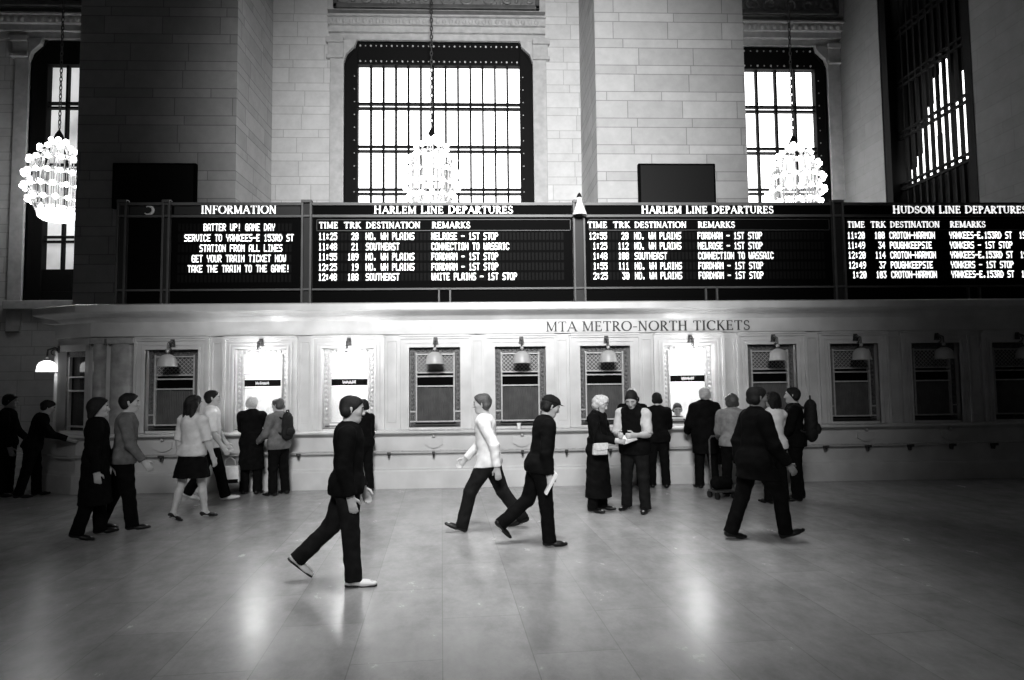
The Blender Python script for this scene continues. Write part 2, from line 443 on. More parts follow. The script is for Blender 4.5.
# pilasters at the left end of the front
k = 0
for x0, x1 in ((-7.02, -6.80), (-6.72, -6.32)):
    m = MB(); c, r = (x0+x1)/2, (x1-x0)/2
    m.prism([(c+r*.9*math.cos(a), 1.15) for a in (0, math.pi)] + [(c-r*.9, 1.0), (c+r*.9, 1.0)], YW-.09, YW+.02)
    vs = [(c-r*math.cos(math.pi*i/10), YW-.10*math.sin(math.pi*i/10)-.005, z) for z in (1.1, 2.6) for i in range(11)]
    m.add(vs, [(i, i+1, 12+i, 11+i) for i in range(10)]+[tuple(range(11)), tuple(range(11, 22))])
    m.box(x0-.02, x1+.02, YW-.12, YW+.02, 2.6, 2.7)
    struct(m.build('trim_%d' % (6+k), MARBLE_D, None, True), ('slim' if k == 0 else 'wide')+' polished marble pilaster at the booth left end', 'pilaster'); k += 1
m = MB()
for i in range(NW-1):
    c = (WX[i]+WX[i+1])/2
    for x0, x1, z0, z1 in ((c-.085, c-.07, 1.15, 2.6), (c+.07, c+.085, 1.15, 2.6), (c-.085, c+.085, 2.6, 2.615), (c-.085, c+.085, 1.135, 1.15)): m.box(x0, x1, YW-.015, YW+.01, z0, z1)
struct(m.build('trim_8', MARBLE, bevel=.004), 'thin raised panel mouldings between the ticket windows', 'trim')

# counter along the booth: ledge on top, panelled front, stepped plinth
ct = thing('ticket_counter', 'long pale stone counter running below all ticket windows', 'counter', (0, YW, 0)); ct['kind'] = 'thing'
rel = [(a, b-YW) for a, b in PATH]
MB().sweep(rel, [(.003, .955), (.38, .955), (.42, .965), (.43, .985), (.42, 1.0), (.003, 1.0)]).build('ledge', MARBLE, ct)
MB().sweep(rel, [(.003, .02), (.30, .02), (.30, .34), (.285, .36), (.285, .90), (.33, .955), (.003, .955)]).build('front_panel', MARBLE, ct)
MB().sweep(rel, [(.003, .001), (.36, .001), (.36, .30), (.345, .325), (.30, .335), (.003, .335)]).build('plinth', MARBLE, ct)
rl = thing('counter_rail', 'thin pale metal bag rail fixed along the counter front', 'rail', (0, YW, 0))
MB().sweep(rel, [(.415, .645), (.435, .645), (.445, .66), (.435, .675), (.415, .675), (.405, .66)]).build('bar', BRASS, rl)
brk = None
for i in range(0, 2*NW):
    x = WX[0]-.78+.78235*i
    if i == 0: x += .25
    if brk is None:
        b = MB().box(-.022, .022, -.43, -.290, .60, .645).prism([(-.022, .60), (.022, .60), (.012, .53), (-.012, .53)], -.36, -.29)
        brk = b.build('bracket', BRONZE2, rl, loc=(x, 0, 0))
    else: copy_part(brk, rl, (x, 0, 0))
# a knob and shield plate on the counter front below each window
kn = pl = None
for i, x in enumerate(WX):
    if kn is None:
        kn = MB().ball((0, -.335, .905), .03, 10, 6).build('knob', BRASS, ct, True, loc=(x, 0, 0))
        pl = MB().prism([(-.16, .87), (.16, .87), (.16, .76), (.08, .71), (0, .69), (-.08, .71), (-.16, .76)], -.315, -.28).build('shield_plate', MARBLE, ct, loc=(x, 0, 0))
    else: copy_part(kn, ct, (x, 0, 0)); copy_part(pl, ct, (x, 0, 0))

# ---- ticket windows
LIT = {1, 2, 6}
lab_w = ['shut ticket window behind the woman in the black skirt, dark blind down', 'brightly lit open ticket window with two people waiting at it',
 'brightly lit open ticket window behind the striding dark figure', 'shut ticket window with ribbed blind, right of the third, lit one',
 'shut ticket window between the pale striding walker and the dark capped walker', 'shut ticket window behind the couple reading a paper',
 'brightly lit ticket window with a clerk behind the glass', 'shut ticket window behind the group with a backpack',
 'shut dark ticket window, first one right of the backpack group', 'shut dark ticket window, second one right of the backpack group', 'shut dark ticket window at the right edge, cut by the frame']
def arch(mb, c, o, i, z, zi, d, ears=0):
    """a three-sided moulding round an opening: outer half width o, inner i, top z"""
    mb.box(c-o, c-i, YW-d, YW+.01, 1.0, z); mb.box(c+i, c+o, YW-d, YW+.01, 1.0, z); mb.box(c-o, c+o, YW-d, YW+.01, zi, z)
proto = {}
def ticket_window(i):
    c = WX[i]; lit = i in LIT
    t = thing('ticket_window', lab_w[i], 'ticket window', (c, YW, OZ0), 0, 'ticket windows along the booth')
    y0 = .10
    def part(key, fn, mt, name):
        if key in proto: return copy_part(proto[key], t)
        b = MB(); fn(b); proto[key] = b.build(name, mt, t); return proto[key]
    def surround(b):
        h = OZ1-OZ0
        for o, ii, d in ((.62, .465, .03), (.66, .62, .055), (.50, .465, .05), (.56, .54, .045)):
            zt = h+o-.465; zi = h+ii-.465
            b.add([(x, y, z) for y in (-d, .01) for x, z in ((-o, -.03), (-ii, -.03), (-ii, zi), (ii, zi), (ii, -.03), (o, -.03), (o, zt), (-o, zt))],
                  [(0,1,2,7), (2,3,6,7), (3,4,5,6)]+[tuple(8+q for q in f) for f in ((7,2,1,0), (7,6,3,2), (6,5,4,3))]+[(i_, (i_+1) % 8, 8+(i_+1) % 8, 8+i_) for i_ in range(8)])
        b.prism([(-.67, h+.196), (-.62, h+.23), (.62, h+.23), (.67, h+.196)], -.075, .008)
    part('surround', surround, MARBLE, 'stone_surround')
    gm = GRILLE
    def border(b):
        for x in (-1, 1):
            b.box(min(x*.463, x*.37), max(x*.463, x*.37), y0, y0+.06, 0, 1.45)
            for q in range(16): b.ball((x*.416, y0, .09+q*.083), .03, 6, 4, 1.2)
        b.box(-.37, .37, y0, y0+.06, 1.35, 1.45)
        for q in range(8): b.ball((-.31+q*.0886, y0, 1.4), .03, 6, 4)
        for x in (-1, 1): b.box(x*.416-.04, x*.416+.04, y0-.02, y0+.02, 1.365, 1.44)
    part('border'+str(lit), border, BRASS if lit else GRILLE, 'ornate_border')  # lit windows get a paler border: lamp glow on bronze put into colour
    def rails(b):
        w = .345
        for x in (-1, 1): b.box(x*w-.014, x*w+.014, y0-.03, y0+.04, .10, 1.36)
        for z in (1.33, .995, .925, .745, .10): b.box(-w, w, y0-.03, y0+.04, z-.013, z+.013)
        for x in (-1, 1):
            b.box(x*.41-.05, x*.41+.05, y0-.03, y0+.02, .27, .295); b.box(x*.41-.05, x*.41+.05, y0-.03, y0+.02, .09, .115)
    part('rails', rails, BRASS, 'glazing_rails')
    def lattice(b):
        n = 9; w, z0, z1 = .33, 1.01, 1.32
        for q in range(-4, n):
            for s in (1, -1):
                x = -w+2*w*q/n; a = (x, z0); e = (x+(z1-z0), z1)
                if e[0] > w: e = (w, z0+(w-x))
                if a[0] < -w: a = (-w, z0+(-w-x))
                if a[0] >= w or e[0] <= -w: continue
                b.obox((s*a[0], y0+.02, a[1]), (s*e[0], y0+.02, e[1]), .008, .008, (0, 1, 0))
    part('lattice', lattice, BRASS, 'upper_lattice')
    def glassp(b): b.box(-.335, .335, y0+.035, y0+.045, 1.0, 1.33)
    part('glass', glassp, GLASS if lit else mat('upper_glass_grey', .12, .2), 'upper_pane') if not lit else None
    if lit:
        def sign(b): b.box(-.32, .32, y0-.02, y0+.03, .775, .895)
        part('sign', sign, BLACK, 'dark_sign_strip')
        def glow(b):
            rg = random.Random(i)
            for q in range(22):
                x = -.12+q*.011
                b.box(x, x+.006, y0-.024, y0-.02, .80+.02*rg.random(), .84+.03*rg.random())
        o = part('glow%d' % i, glow, mat('sign_led_bars', .5, .5), 'dim_led_bars')  # LED lettering of the sign, its glow painted as grey bars
        def lower(b): b.box(-.335, .335, y0+.01, y0+.018, .12, .74)
        part('lower_glass', lower, GLASS, 'lower_pane')
    else:
        def slot(b): b.box(-.335, .335, y0+.02, y0+.03, .755, .915)
        part('slot', slot, BLACK, 'dark_slot')
        def blind(b):
            n = 44; vs = []
            for q in range(n+1):
                x = -.335+.67*q/n; yy = y0+.02+(.008 if q % 2 else -.008)
                vs += [(x, yy, .11), (x, yy, .735)]
            b.add(vs, [(2*q, 2*q+2, 2*q+3, 2*q+1) for q in range(n)])
            b.box(-.335, .335, y0+.03, y0+.036, .11, .735)
        part('blind', blind, BLIND, 'ribbed_blind')
    def tray(b): b.box(-.46, .46, .02, .16, -.005, .012); b.box(-.44, .44, y0-.02, y0+.03, .03, .05)
    part('tray', tray, BRONZE2, 'sill_tray')
    # interior of an open position
    if lit:
        b = MB().box(c-.75, c+.75, YW+1.35, YW+1.4, .9, 2.7).box(c-.78, c-.75, YW+.3, YW+1.4, .9, 2.7).box(c+.75, c+.78, YW+.3, YW+1.4, .9, 2.7).box(c-.75, c+.75, YW+.3, YW+1.4, 2.66, 2.7)
        for q in range(15): b.box(c-.7+q*.1, c-.69+q*.1, YW+1.34, YW+1.35, .9, 2.6)
        b.box(c-.75, c+.75, YW+.29, YW+.47, .94, .998)
        struct(b.build('wall_booth_cubicle', WHITE), 'white cubicle inside the booth behind '+('the second window from the left' if i == 1 else 'the third window from the left' if i == 2 else 'the window with the clerk'), 'wall')
        area('cubicle_lamp', (c, YW+.75, 2.6), (c, YW+.85, 1.0), 45, .9, .5)
    return t
for i in range(NW): ticket_window(i)

# window in the slanted left end
t = thing('ticket_window', 'narrow-looking ticket window in the slanted left end of the booth', 'ticket window', A0+Vector((0, 0, OZ0)), 0, 'ticket windows along the booth')
def amb(fn, name, mt):
    b = MB(); fn(b); b.v = [tuple(Vector(p)-A0-Vector((0, 0, OZ0))) for p in b.v]
    return b.build(name, mt, t)
def f1(b):
    for u0, u1, z0, z1 in ((aw0-.1, aw0, 1.0, 2.6), (aw1, aw1+.1, 1.0, 2.6), (aw0-.1, aw1+.1, OZ1, 2.6)): aslab(b, u0, u1, -.02, .05, z0, z1)
amb(f1, 'stone_surround', MARBLE)
def f2(b):
    for u0, u1, z0, z1 in ((aw0, aw0+.1, OZ0, OZ1), (aw1-.1, aw1, OZ0, OZ1), (aw0, aw1, OZ1-.1, OZ1)): aslab(b, u0, u1, -.16, -.1, z0, z1)
amb(f2, 'ornate_border', GRILLE)
def f3(b):
    for u0, u1, z0, z1 in ((aw0+.1, aw0+.13, OZ0, OZ1-.1), (aw1-.13, aw1-.1, OZ0, OZ1-.1), (aw0+.1, aw1-.1, 2.0, 2.03), (aw0+.1, aw1-.1, 1.75, 1.78), (aw0+.1, aw1-.1, 1.1, 1.13)): aslab(b, u0, u1, -.13, -.08, z0, z1)
amb(f3, 'glazing_rails', BRASS)
def f4(b): aslab(b, aw0+.1, aw1-.1, -.17, -.15, OZ0, OZ1-.1)
amb(f4, 'dark_pane', mat('dark_mirror_pane', .03, .08))

# ---- hanging lamps before the windows
lab_l = ['unlit glass lampshade hanging before the window with the woman in a black skirt', 'glowing lampshade before the lit window where two people wait', 'glowing lampshade before the lit window behind the striding dark figure',
 'unlit lampshade at the shut window just right of the two neighbouring lit ones', 'unlit lampshade at the window between the two middle walkers', 'unlit lampshade above the couple reading a paper',
 'glowing lampshade before the window with the clerk', 'unlit lampshade above the group with the backpack', 'dim unlit lampshade at the first window right of the backpack group',
 'dim unlit lampshade at the second window right of the backpack group', 'dim unlit lampshade at the right edge of the frame']
lp = {}
def lamp(c, y, z, lit, label, rz=0):
    t = thing('window_lamp', label, 'lamp', (c, y, z), rz, 'lamps hanging before the ticket windows')
    def part(key, fn, mt, name, sm=True):
        if key in lp: return copy_part(lp[key], t)
        b = MB(); fn(b); lp[key] = b.build(name, mt, t, sm); return lp[key]
    def arm(b):
        b.tube([(0, .118, .18), (0, .06, .21), (0, -.05, .17), (0, -.06, .06), (0, -.06, -.02)], [.022, .02, .018, .016, .014], 8)
        b.tube([(0, .055+.055*math.cos(a), .125+.05*math.sin(a)) for a in [q*.5 for q in range(11)]], .011, 6)
        b.prism([(-.05, .12), (.05, .12), (.035, .25), (-.035, .25)], .108, .12)
    part('arm', arm, BRONZE2, 'scroll_arm')
    part('knob', lambda b: b.ball((0, -.06, .03), .032, 10, 6), BRASS, 'glass_bead')
    part('shade'+str(lit), lambda b: b.lathe([(.03, -.02), (.06, -.03), (.115, -.06), (.145, -.11), (.158, -.19), (.164, -.235), (.15, -.235), (.14, -.12), (.10, -.07), (.03, -.04)], (0, -.06, 0), 20), SHADE_DIM if lit == 2 else SHADE_LIT if lit else SHADE, 'shade')
    part('rim', lambda b: b.tube([(.163*math.cos(a), -.06+.163*math.sin(a), -.235) for a in [q*math.pi/10 for q in range(20)]], .008, 6, True), BRASS, 'shade_rim')
    part('collar', lambda b: b.lathe([(.0, .01), (.035, .005), (.04, -.025), (.0, -.03)], (0, -.06, 0), 12), BRONZE2, 'collar')
    return t
for i, x in enumerate(WX):
    lamp(x+.02, YW-.18, 2.42, i in LIT, lab_l[i])
p = at(47.5, 367, 12.05)
lamp(p.x+.07, p.y-.02, p.z+.14, 2, 'small glowing lampshade at the far left end of the booth', math.radians(-40))

# ------------------------------------------------------------------ lettering
F5 = {k: [int(h[i:i+2], 16) for i in range(0, 10, 2)] for k, h in dict(
 A='7E1111117E', B='7F49494936', C='3E41414122', D='7F4141221C', E='7F49494941', F='7F09090901', G='3E4149497A', H='7F0808087F', I='00417F4100',
 J='2040413F01', K='7F08142241', L='7F40404040', M='7F020C027F', N='7F0408107F', O='3E4141413E', P='7F09090906', R='7F09192946', S='4649494931',
 T='01017F0101', U='3F4040403F', V='1F2040201F', W='3F4038403F', Y='0708700807').items()}
for k, h in (('0', '3E5149453E'), ('1', '00427F4000'), ('2', '4261514946'), ('3', '2141454B31'), ('4', '1814127F10'), ('5', '2745454539'), ('7', '0171090503'),
             ('8', '3649494936'), ('9', '064949291E'), (':', '0036360000'), ('.', '0060600000'), ('-', '0808080808'), ('!', '00005F0000'), (' ', '0000000000')):
    F5[k] = [int(h[i:i+2], 16) for i in range(0, 10, 2)]

def flap_text(mb, s, x, z, adv, h, y):
    """five by seven flap characters; x left edge, z foot of the row"""
    cw, rh = adv/6, h/7
    for i, ch in enumerate(s):
        for c, bits in enumerate(F5[ch]):
            r = 0
            while r < 7:
                if bits >> r & 1:
                    r2 = r
                    while r2 < 7 and bits >> r2 & 1: r2 += 1
                    x0 = x+i*adv+c*cw; mb.box(x0-.001, x0+cw*1.05, y-.006, y, z+(7-r2)*rh, z+(7-r)*rh)
                    r = r2
                else: r += 1

def _arc(cx, cz, rx, rz, a0, a1, n=14):
    return [(cx+rx*math.cos(math.radians(a0+(a1-a0)*i/n)), cz+rz*math.sin(math.radians(a0+(a1-a0)*i/n))) for i in range(n+1)]
TK, TN = .155, .072
def serif_glyph(ch):
    """advance width, strokes as (points, width or (from, to)), serif feet (x, z, half width)"""
    S = []; F = []
    def st(p, w): S.append((p, w))
    def ser(x, z, h=.12): F.append((x, z, h))
    if ch == 'A': st([(.06, 0), (.40, 1)], TN); st([(.38, 1), (.74, 0)], TK); st([(.19, .34), (.62, .34)], TN); ser(.06, 0); ser(.74, 0, .13); return .80, S, F
    if ch == 'C': st(_arc(.46, .5, .38, .48, 48, 312, 20), 'o'); st([(.73, .68), (.73, .92)], TN); return .80, S, F
    if ch == 'D': st([(.15, 0), (.15, 1)], TK); st(_arc(.2, .5, .52, .47, 90, -90, 18), 'o'); st([(.1, .97), (.25, .97)], TN); st([(.1, .03), (.25, .03)], TN); ser(.12, 0, .1); ser(.12, 1, .1); return .82, S, F
    if ch in 'EF':
        st([(.15, 0), (.15, 1)], TK); st([(.15, .97), (.54, .97)], TN); st([(.15, .52), (.46, .52)], TN); st([(.54, .80), (.54, 1)], TN); st([(.46, .42), (.46, .62)], TN)
        ser(.14, 1, .12); ser(.14, 0, .12)
        if ch == 'E': st([(.15, .03), (.58, .03)], TN); st([(.58, 0), (.58, .22)], TN)
        return (.66 if ch == 'E' else .60), S, F
    if ch == 'H': st([(.15, 0), (.15, 1)], TK); st([(.65, 0), (.65, 1)], TK); st([(.15, .52), (.65, .52)], TN); [ser(x, z, .13) for x in (.15, .65) for z in (0, 1)]; return .82, S, F
    if ch == 'I': st([(.15, 0), (.15, 1)], TK); ser(.15, 0, .14); ser(.15, 1, .14); return .32, S, F
    if ch == 'K': st([(.15, 0), (.15, 1)], TK); st([(.15, .42), (.60, 1)], TN); st([(.28, .58), (.66, 0)], TK); [ser(x, z, .12) for x, z in ((.15, 0), (.15, 1), (.60, 1), (.66, 0))]; return .76, S, F
    if ch == 'L': st([(.15, 0), (.15, 1)], TK); st([(.15, .03), (.56, .03)], TN); st([(.56, 0), (.56, .24)], TN); ser(.15, 0, .13); ser(.15, 1, .13); return .63, S, F
    if ch == 'M': st([(.13, 0), (.13, 1)], TN+.02); st([(.13, 1), (.47, .05)], TK); st([(.47, .05), (.81, 1)], TN); st([(.83, 0), (.83, 1)], TK); [ser(x, z, .12) for x, z in ((.13, 0), (.83, 0), (.11, 1), (.84, 1))]; return .98, S, F
    if ch == 'N': st([(.13, 0), (.13, 1)], TN+.02); st([(.13, 1), (.67, 0)], TK); st([(.68, 0), (.68, 1)], TN+.02); [ser(x, z, .12) for x, z in ((.13, 0), (.12, 1), (.68, 1))]; return .84, S, F
    if ch == 'O': st(_arc(.46, .5, .39, .48, 0, 360, 28), 'o'); return .92, S, F
    if ch in 'PR':
        st([(.15, 0), (.15, 1)], TK); st(_arc(.22, .73, .30, .25, 90, -90, 14), 'o'); st([(.12, .97), (.24, .97)], TN); st([(.12, .48), (.24, .48)], TN); ser(.15, 0, .13); ser(.12, 1, .1)
        if ch == 'R': st([(.30, .48), (.64, 0)], TK); ser(.66, 0, .09)
        return (.62 if ch == 'P' else .72), S, F
    if ch == 'S': st(_arc(.30, .74, .20, .23, 40, 270, 14)+_arc(.30, .26, .22, .24, 90, -140, 14)[1:], .11); st([(.47, .74), (.47, .95)], TN); st([(.08, .05), (.08, .27)], TN); return .60, S, F
    if ch == 'T': st([(.36, 0), (.36, 1)], TK); st([(.04, .97), (.68, .97)], TN); st([(.05, .78), (.05, 1)], TN); st([(.67, .78), (.67, 1)], TN); ser(.36, 0, .14); return .72, S, F
    if ch == 'U': st([(.14, 1), (.14, .32)], TK); st(_arc(.40, .32, .26, .29, 180, 360, 14), .09); st([(.66, .32), (.66, 1)], TN+.02); ser(.14, 1, .13); ser(.66, 1, .12); return .80, S, F
    if ch == '-': st([(.04, .4), (.36, .4)], .09); return .40, S, F
    return .34, S, F

def serif_text(mb, s, x0, x1, z, h, y, small=None, bold=1.0):
    """serif capitals fitted between x0 and x1; small = cap height share of letters after each first one"""
    run = []; w = 0; first = True
    for ch in s:
        k = 1.0 if (small is None or first) else small
        first = ch == ' '
        run.append((ch, w, k)); w += (serif_glyph(ch)[0]+.07)*k if ch != ' ' else .42
    sx = (x1-x0)/w
    for ch, ox, k in run:
        if ch == ' ': continue
        _, S, F = serif_glyph(ch)
        T = lambda p: (x0+(ox+p[0]*k)*sx, z+p[1]*k*h)
        for pts, wd in S:
            n = len(pts); L = []; R = []
            closed = n > 4 and abs(pts[0][0]-pts[-1][0])+abs(pts[0][1]-pts[-1][1]) < 1e-6
            for i, p in enumerate(pts):
                a = Vector(pts[max(i-1, 0)] if not closed or i > 0 else pts[-2]); b = Vector(pts[min(i+1, n-1)] if not closed or i < n-1 else pts[1])
                d = (b-a).normalized(); nn = Vector((-d.y, d.x))
                ww = (TN+(TK+.02-TN)*abs(d.y)**1.5 if wd == 'o' else wd)*bold
                L.append(Vector(p)+nn*ww/2); R.append(Vector(p)-nn*ww/2)
            for i in range(n-1):
                mb.prism([T(L[i]), T(L[i+1]), T(R[i+1]), T(R[i])], y-.012, y)
        for fx, fz, fh in F:
            z0, z1 = (fz, fz+.055*bold) if fz < .5 else (fz-.055*bold, fz)
            mb.prism([T((fx-fh, z0)), T((fx+fh, z0)), T((fx+fh, z1)), T((fx-fh, z1))], y-.012, y)

# ------------------------------------------------------------------ departure board, four cabinets side by side
YF = YB
def bxx(px): return at(px, 250, YF).x
ZB0, ZB1 = 3.285, 5.105
def pz(py, px=450): return at(px, py, YF).z
ZH = (pz(216)+pz(217))/2           # rail under the header
ZL = pz(289)                        # rail over the foot band
def rail(mb, x0, x1, z, d=.05, hh=.022): mb.box(x0, x1, YF-d, YF+.02, z-hh, z+hh)
def post(mb, px0, px1):
    a, b = bxx(px0), bxx(px1); w = .038
    for x in (a+w/2, b-w/2): mb.box(x-w/2, x+w/2, YF-.08, YF+.03, ZB0, ZB1+.04)
    mb.box(a, b, YF-.09, YF+.03, ZB1, ZB1+.05)
    for z in (ZH, ZL): mb.box(a, b, YF-.07, YF, z-.02, z+.02)
COLS = {}
def board(label, a, b, title, tx, rows, heads, info=False, foot=None, posts=()):
    xa, xb = bxx(a), bxx(b)
    t = thing('departure_board', label, 'departure board', (0, 0, 0), 0, 'departure boards over the ticket windows')
    MB().box(xa+.004, xb-.004, YF, YF+.38, ZB0+.002, ZB1).build('cabinet', BLACK, t)
    if title: MB().box(xa+.03, xb-.03, YF-.012, YF, ZH+.04, ZB1-.05).build('header_panel', mat('header_grey', .028, .7, spec=.1) if info else BLACK, t)
    xc, xd = xa+.004, xb-.004
    for z, d, hh, nm in ((ZH, .05, .022, 'header_rail'), (ZL, .05, .016, 'foot_rail'), (ZB1-.02, .06, .025, 'top_rail')):
        fr = MB(); rail(fr, xc, xd, z, d, hh); fr.build(nm, BFRAME, t)
    if foot:
        fr = MB()
        for f in foot: post2 = (bxx(f), bxx(f+11)); [fr.box(x-.015, x+.015, YF-.05, YF+.01, ZB0, ZL) for x in post2]
        fr.build('foot_divider', BFRAME, t)
    for p in posts:
        q = MB(); post(q, *p); po = q.build('post', BFRAME, t, bevel=.006)
        MB().box(bxx(p[0])+.02, bxx(p[1])-.02, YF-.03, YF+.03, ZB0+.002, ZB1).build('post_core', mat('post_core_dark', .018, .6, spec=.2), po)
    pm = (a+b)/2
    if title:
        hd = MB(); serif_text(hd, title, bxx(tx[0]), bxx(tx[1]), pz(214, 450)+.005, .15, YF-.012, None if info else .9, 1.0)
        hd.build('header_lettering', LETTER, t)
    if heads:
        z = pz(228.2); x0, x1 = bxx(a+4), bxx(b-2); zt, zb = pz(219.5), pz(231)
        q = MB(); q.box(x0, x1, YF-.02, YF, zt-.012, zt); q.box(x0, x1, YF-.02, YF, zb, zb+.012); q.box(x0, x0+.012, YF-.02, YF, zb, zt); q.box(x1-.012, x1, YF-.02, YF, zb, zt)
        q.build('heading_frame', mat('thin_frame', .025, .6), t)
        q = MB()
        for word, (h0, h1) in heads: serif_text(q, word, bxx(h0), bxx(h1), z, .113, YF-.003, None, 1.0)
        q.build('column_heading', LETTER, t)
    for i, row in enumerate(rows):
        z = pz(rows_y[i]+3.6); h = .130; fl = MB()
        for item, nm in zip(row, ('message_text',) if info else ('time_text', 'track_text', 'destination_text', 'remarks_text')):
            q = MB()
            s, x, al = item; adv = .0677 if not info else .0668
            X = bxx(x) if al == 'l' else bxx(x)-len(s)*adv+adv/6 if al == 'r' else bxx(x)-len(s)*adv/2
            flap_text(q, s, X, z, adv, h, YF-.004); q.build(nm, LED, t)
        n = int((xb-xa-.2)/.0677)
        for k in range(n): fl.box(xa+.1+k*.0677, xa+.1+k*.0677+.045, YF-.003, YF, z-.004, z+h+.004)
        fl.build('flap_row', FLAP, t)
    return t
HD = lambda a: [('TIME', (a[0], a[1])), ('TRK', (a[2], a[3])), ('DESTINATION', (a[4], a[5])), ('REMARKS', (a[6], a[7]))]
rows_y = [0]
t = board('narrow blank black board section at the left end with a small white mark', 120, 172, None, None, [], None, posts=((118, 128), (163, 171)))
q = MB(); cx, cz = bxx(148), pz(210.5)
pts = [(cx+.085*math.cos(a), YF-.012, cz+.075*math.sin(a)) for a in [math.radians(d) for d in range(-140, 121, 13)]]
q.tube(pts, [.008+.02*math.sin(math.pi*i/(len(pts)-1)) for i in range(len(pts))], 6)
q.build('white_crescent_mark', mat('mark_pale', .8, .5), t, True)
MB().box(bxx(129), bxx(162), YF-.012, YF, ZH+.04, ZB1-.05).build('header_panel', mat('header_grey', .028, .7, spec=.1), t)
rows_y = [227, 237.4, 247.6, 257.8, 267.8, 277.5]
c = 239.5
board('black board headed INFORMATION with a message about game day trains', 172, 302, 'INFORMATION', (201, 277),
      [[('BATTER UP! GAME DAY', c, 'c')], [('SERVICE TO YANKEES-E 153RD ST', c, 'c')], [('STATION FROM ALL LINES', c+2, 'c')], [('GET YOUR TRAIN TICKET NOW', c, 'c')], [('TAKE THE TRAIN TO THE GAME!', c, 'c')], []],
      None, True, posts=((302, 312.5),))
rows_y = [236.2, 246.4, 256.5, 266.7, 276.6]
def rows4(lst, xt, xk, xd, xr, al='l'):
    return [[(a, xt, al), (b, xk, 'r'), (d, xd, 'l'), (e, xr, 'l')] for a, b, d, e in lst]
N = 'NO. WH PLAINS'; S1 = ' - 1ST STOP'
board('black board headed HARLEM LINE DEPARTURES listing trains from 11:25', 312.5, 573, 'HARLEM LINE DEPARTURES', (374, 514),
      rows4([('11:25', '28', N, 'MELROSE'+S1), ('11:48', '21', 'SOUTHEAST', 'CONNECTION TO WASSAIC'), ('11:55', '109', N, 'FORDHAM'+S1), ('12:25', '19', N, 'FORDHAM'+S1), ('12:48', '108', 'SOUTHEAST', 'WHITE PLAINS'+S1)], 337, 358.5, 366, 431.5, 'r'),
      HD((319, 338.5, 344, 361.5, 366, 421, 432, 471)), foot=(439,), posts=((573, 585),))
board('black board headed HARLEM LINE DEPARTURES listing trains from 12:55', 585, 832, 'HARLEM LINE DEPARTURES', (642, 775),
      rows4([('12:55', '28', N, 'FORDHAM'+S1), ('1:25', '112', N, 'MELROSE'+S1), ('1:48', '108', 'SOUTHEAST', 'CONNECTION TO WASSAIC'), ('1:55', '111', N, 'FORDHAM'+S1), ('2:25', '30', N, 'FORDHAM'+S1)], 607, 628.5, 634.5, 698, 'r'),
      HD((588, 608, 613.5, 631, 635, 687.5, 698.5, 736)), foot=(704,), posts=((832, 843.5),))
board('black board headed HUDSON LINE DEPARTURES, cut by the right edge of the frame', 843.5, 1090, 'HUDSON LINE DEPARTURES', (894, 1029),
      rows4([('11:20', '108', 'CROTON-HARMON', 'YANKEES-E.153RD ST  1ST'), ('11:49', '34', 'POUGHKEEPSIE', 'YONKERS'+S1), ('12:20', '114', 'CROTON-HARMON', 'YANKEES-E.153RD ST  1ST'), ('12:49', '37', 'POUGHKEEPSIE', 'YONKERS'+S1), ('1:20', '103', 'CROTON-HARMON', 'YANKEES-E.153RD ST  1ST')], 865, 885, 890, 950, 'r'),
      HD((848, 866, 871.5, 887, 891, 941, 951, 987)), foot=(965,))

# bell-shaped lamp on the post between the two middle boards
p = at(579.5, 206, YF-.16)
t = thing('bell_lamp', 'small pale bell-shaped lamp on the post between the two middle boards', 'lamp', (p.x, YF-.16, p.z))
MB().lathe([(.02, .17), (.045, .15), (.05, .08), (.075, .0), (.125, -.13), (.135, -.17), (.12, -.17), (.04, .02)], n=18).build('bell_shade', mat('bell_pale', .6, .4), t, True)
MB().tube([(0, .06, .02), (0, .07, .13), (0, .04, .19), (0, 0, .18), (0, 0, .12)], .022, 8).lathe([(0, .13), (.04, .135), (.048, .17), (.03, .22), (0, .25)], n=10).build('bracket', BRONZE, t)

# dark rectangular screens on the piers, partly behind the boards
for x0, x1, y0, y1, lab in ((113, 195.5, 163, 208.5, 'black rectangular screen on the left stone pier behind the boards'), (638, 716.5, 163.5, 212, 'black rectangular screen on the right stone pier behind the boards')):
    a, b = at(x0, y0, DF-.12), at(x1, y1, DF-.12)
    t = thing('wall_screen', lab, 'screen', ((a.x+b.x)/2, DF-.004, b.z), 0, 'black screens on the piers')
    w, h = (b.x-a.x)/2, a.z-b.z
    MB().box(-w, w, -.14, 0, 0, h).build('case', BLACK, t, bevel=.02)
    MB().box(-w+.06, w-.06, -.15, -.13, .06, h-.06).build('screen_face', mat('screen_black', .004, .6, spec=.2), t)

# raised letters on the frieze
q = MB(); a, b = at(546, 325, YW-.07), at(751, 325, YW-.07)
serif_text(q, 'MTA METRO-NORTH TICKETS', a.x, b.x, 2.76, .18, YW-.058, None, .85)
tag(q.build('frieze_lettering', SIGN_DARK), 'dark serif letters reading MTA METRO-NORTH TICKETS on the stone frieze', 'sign')

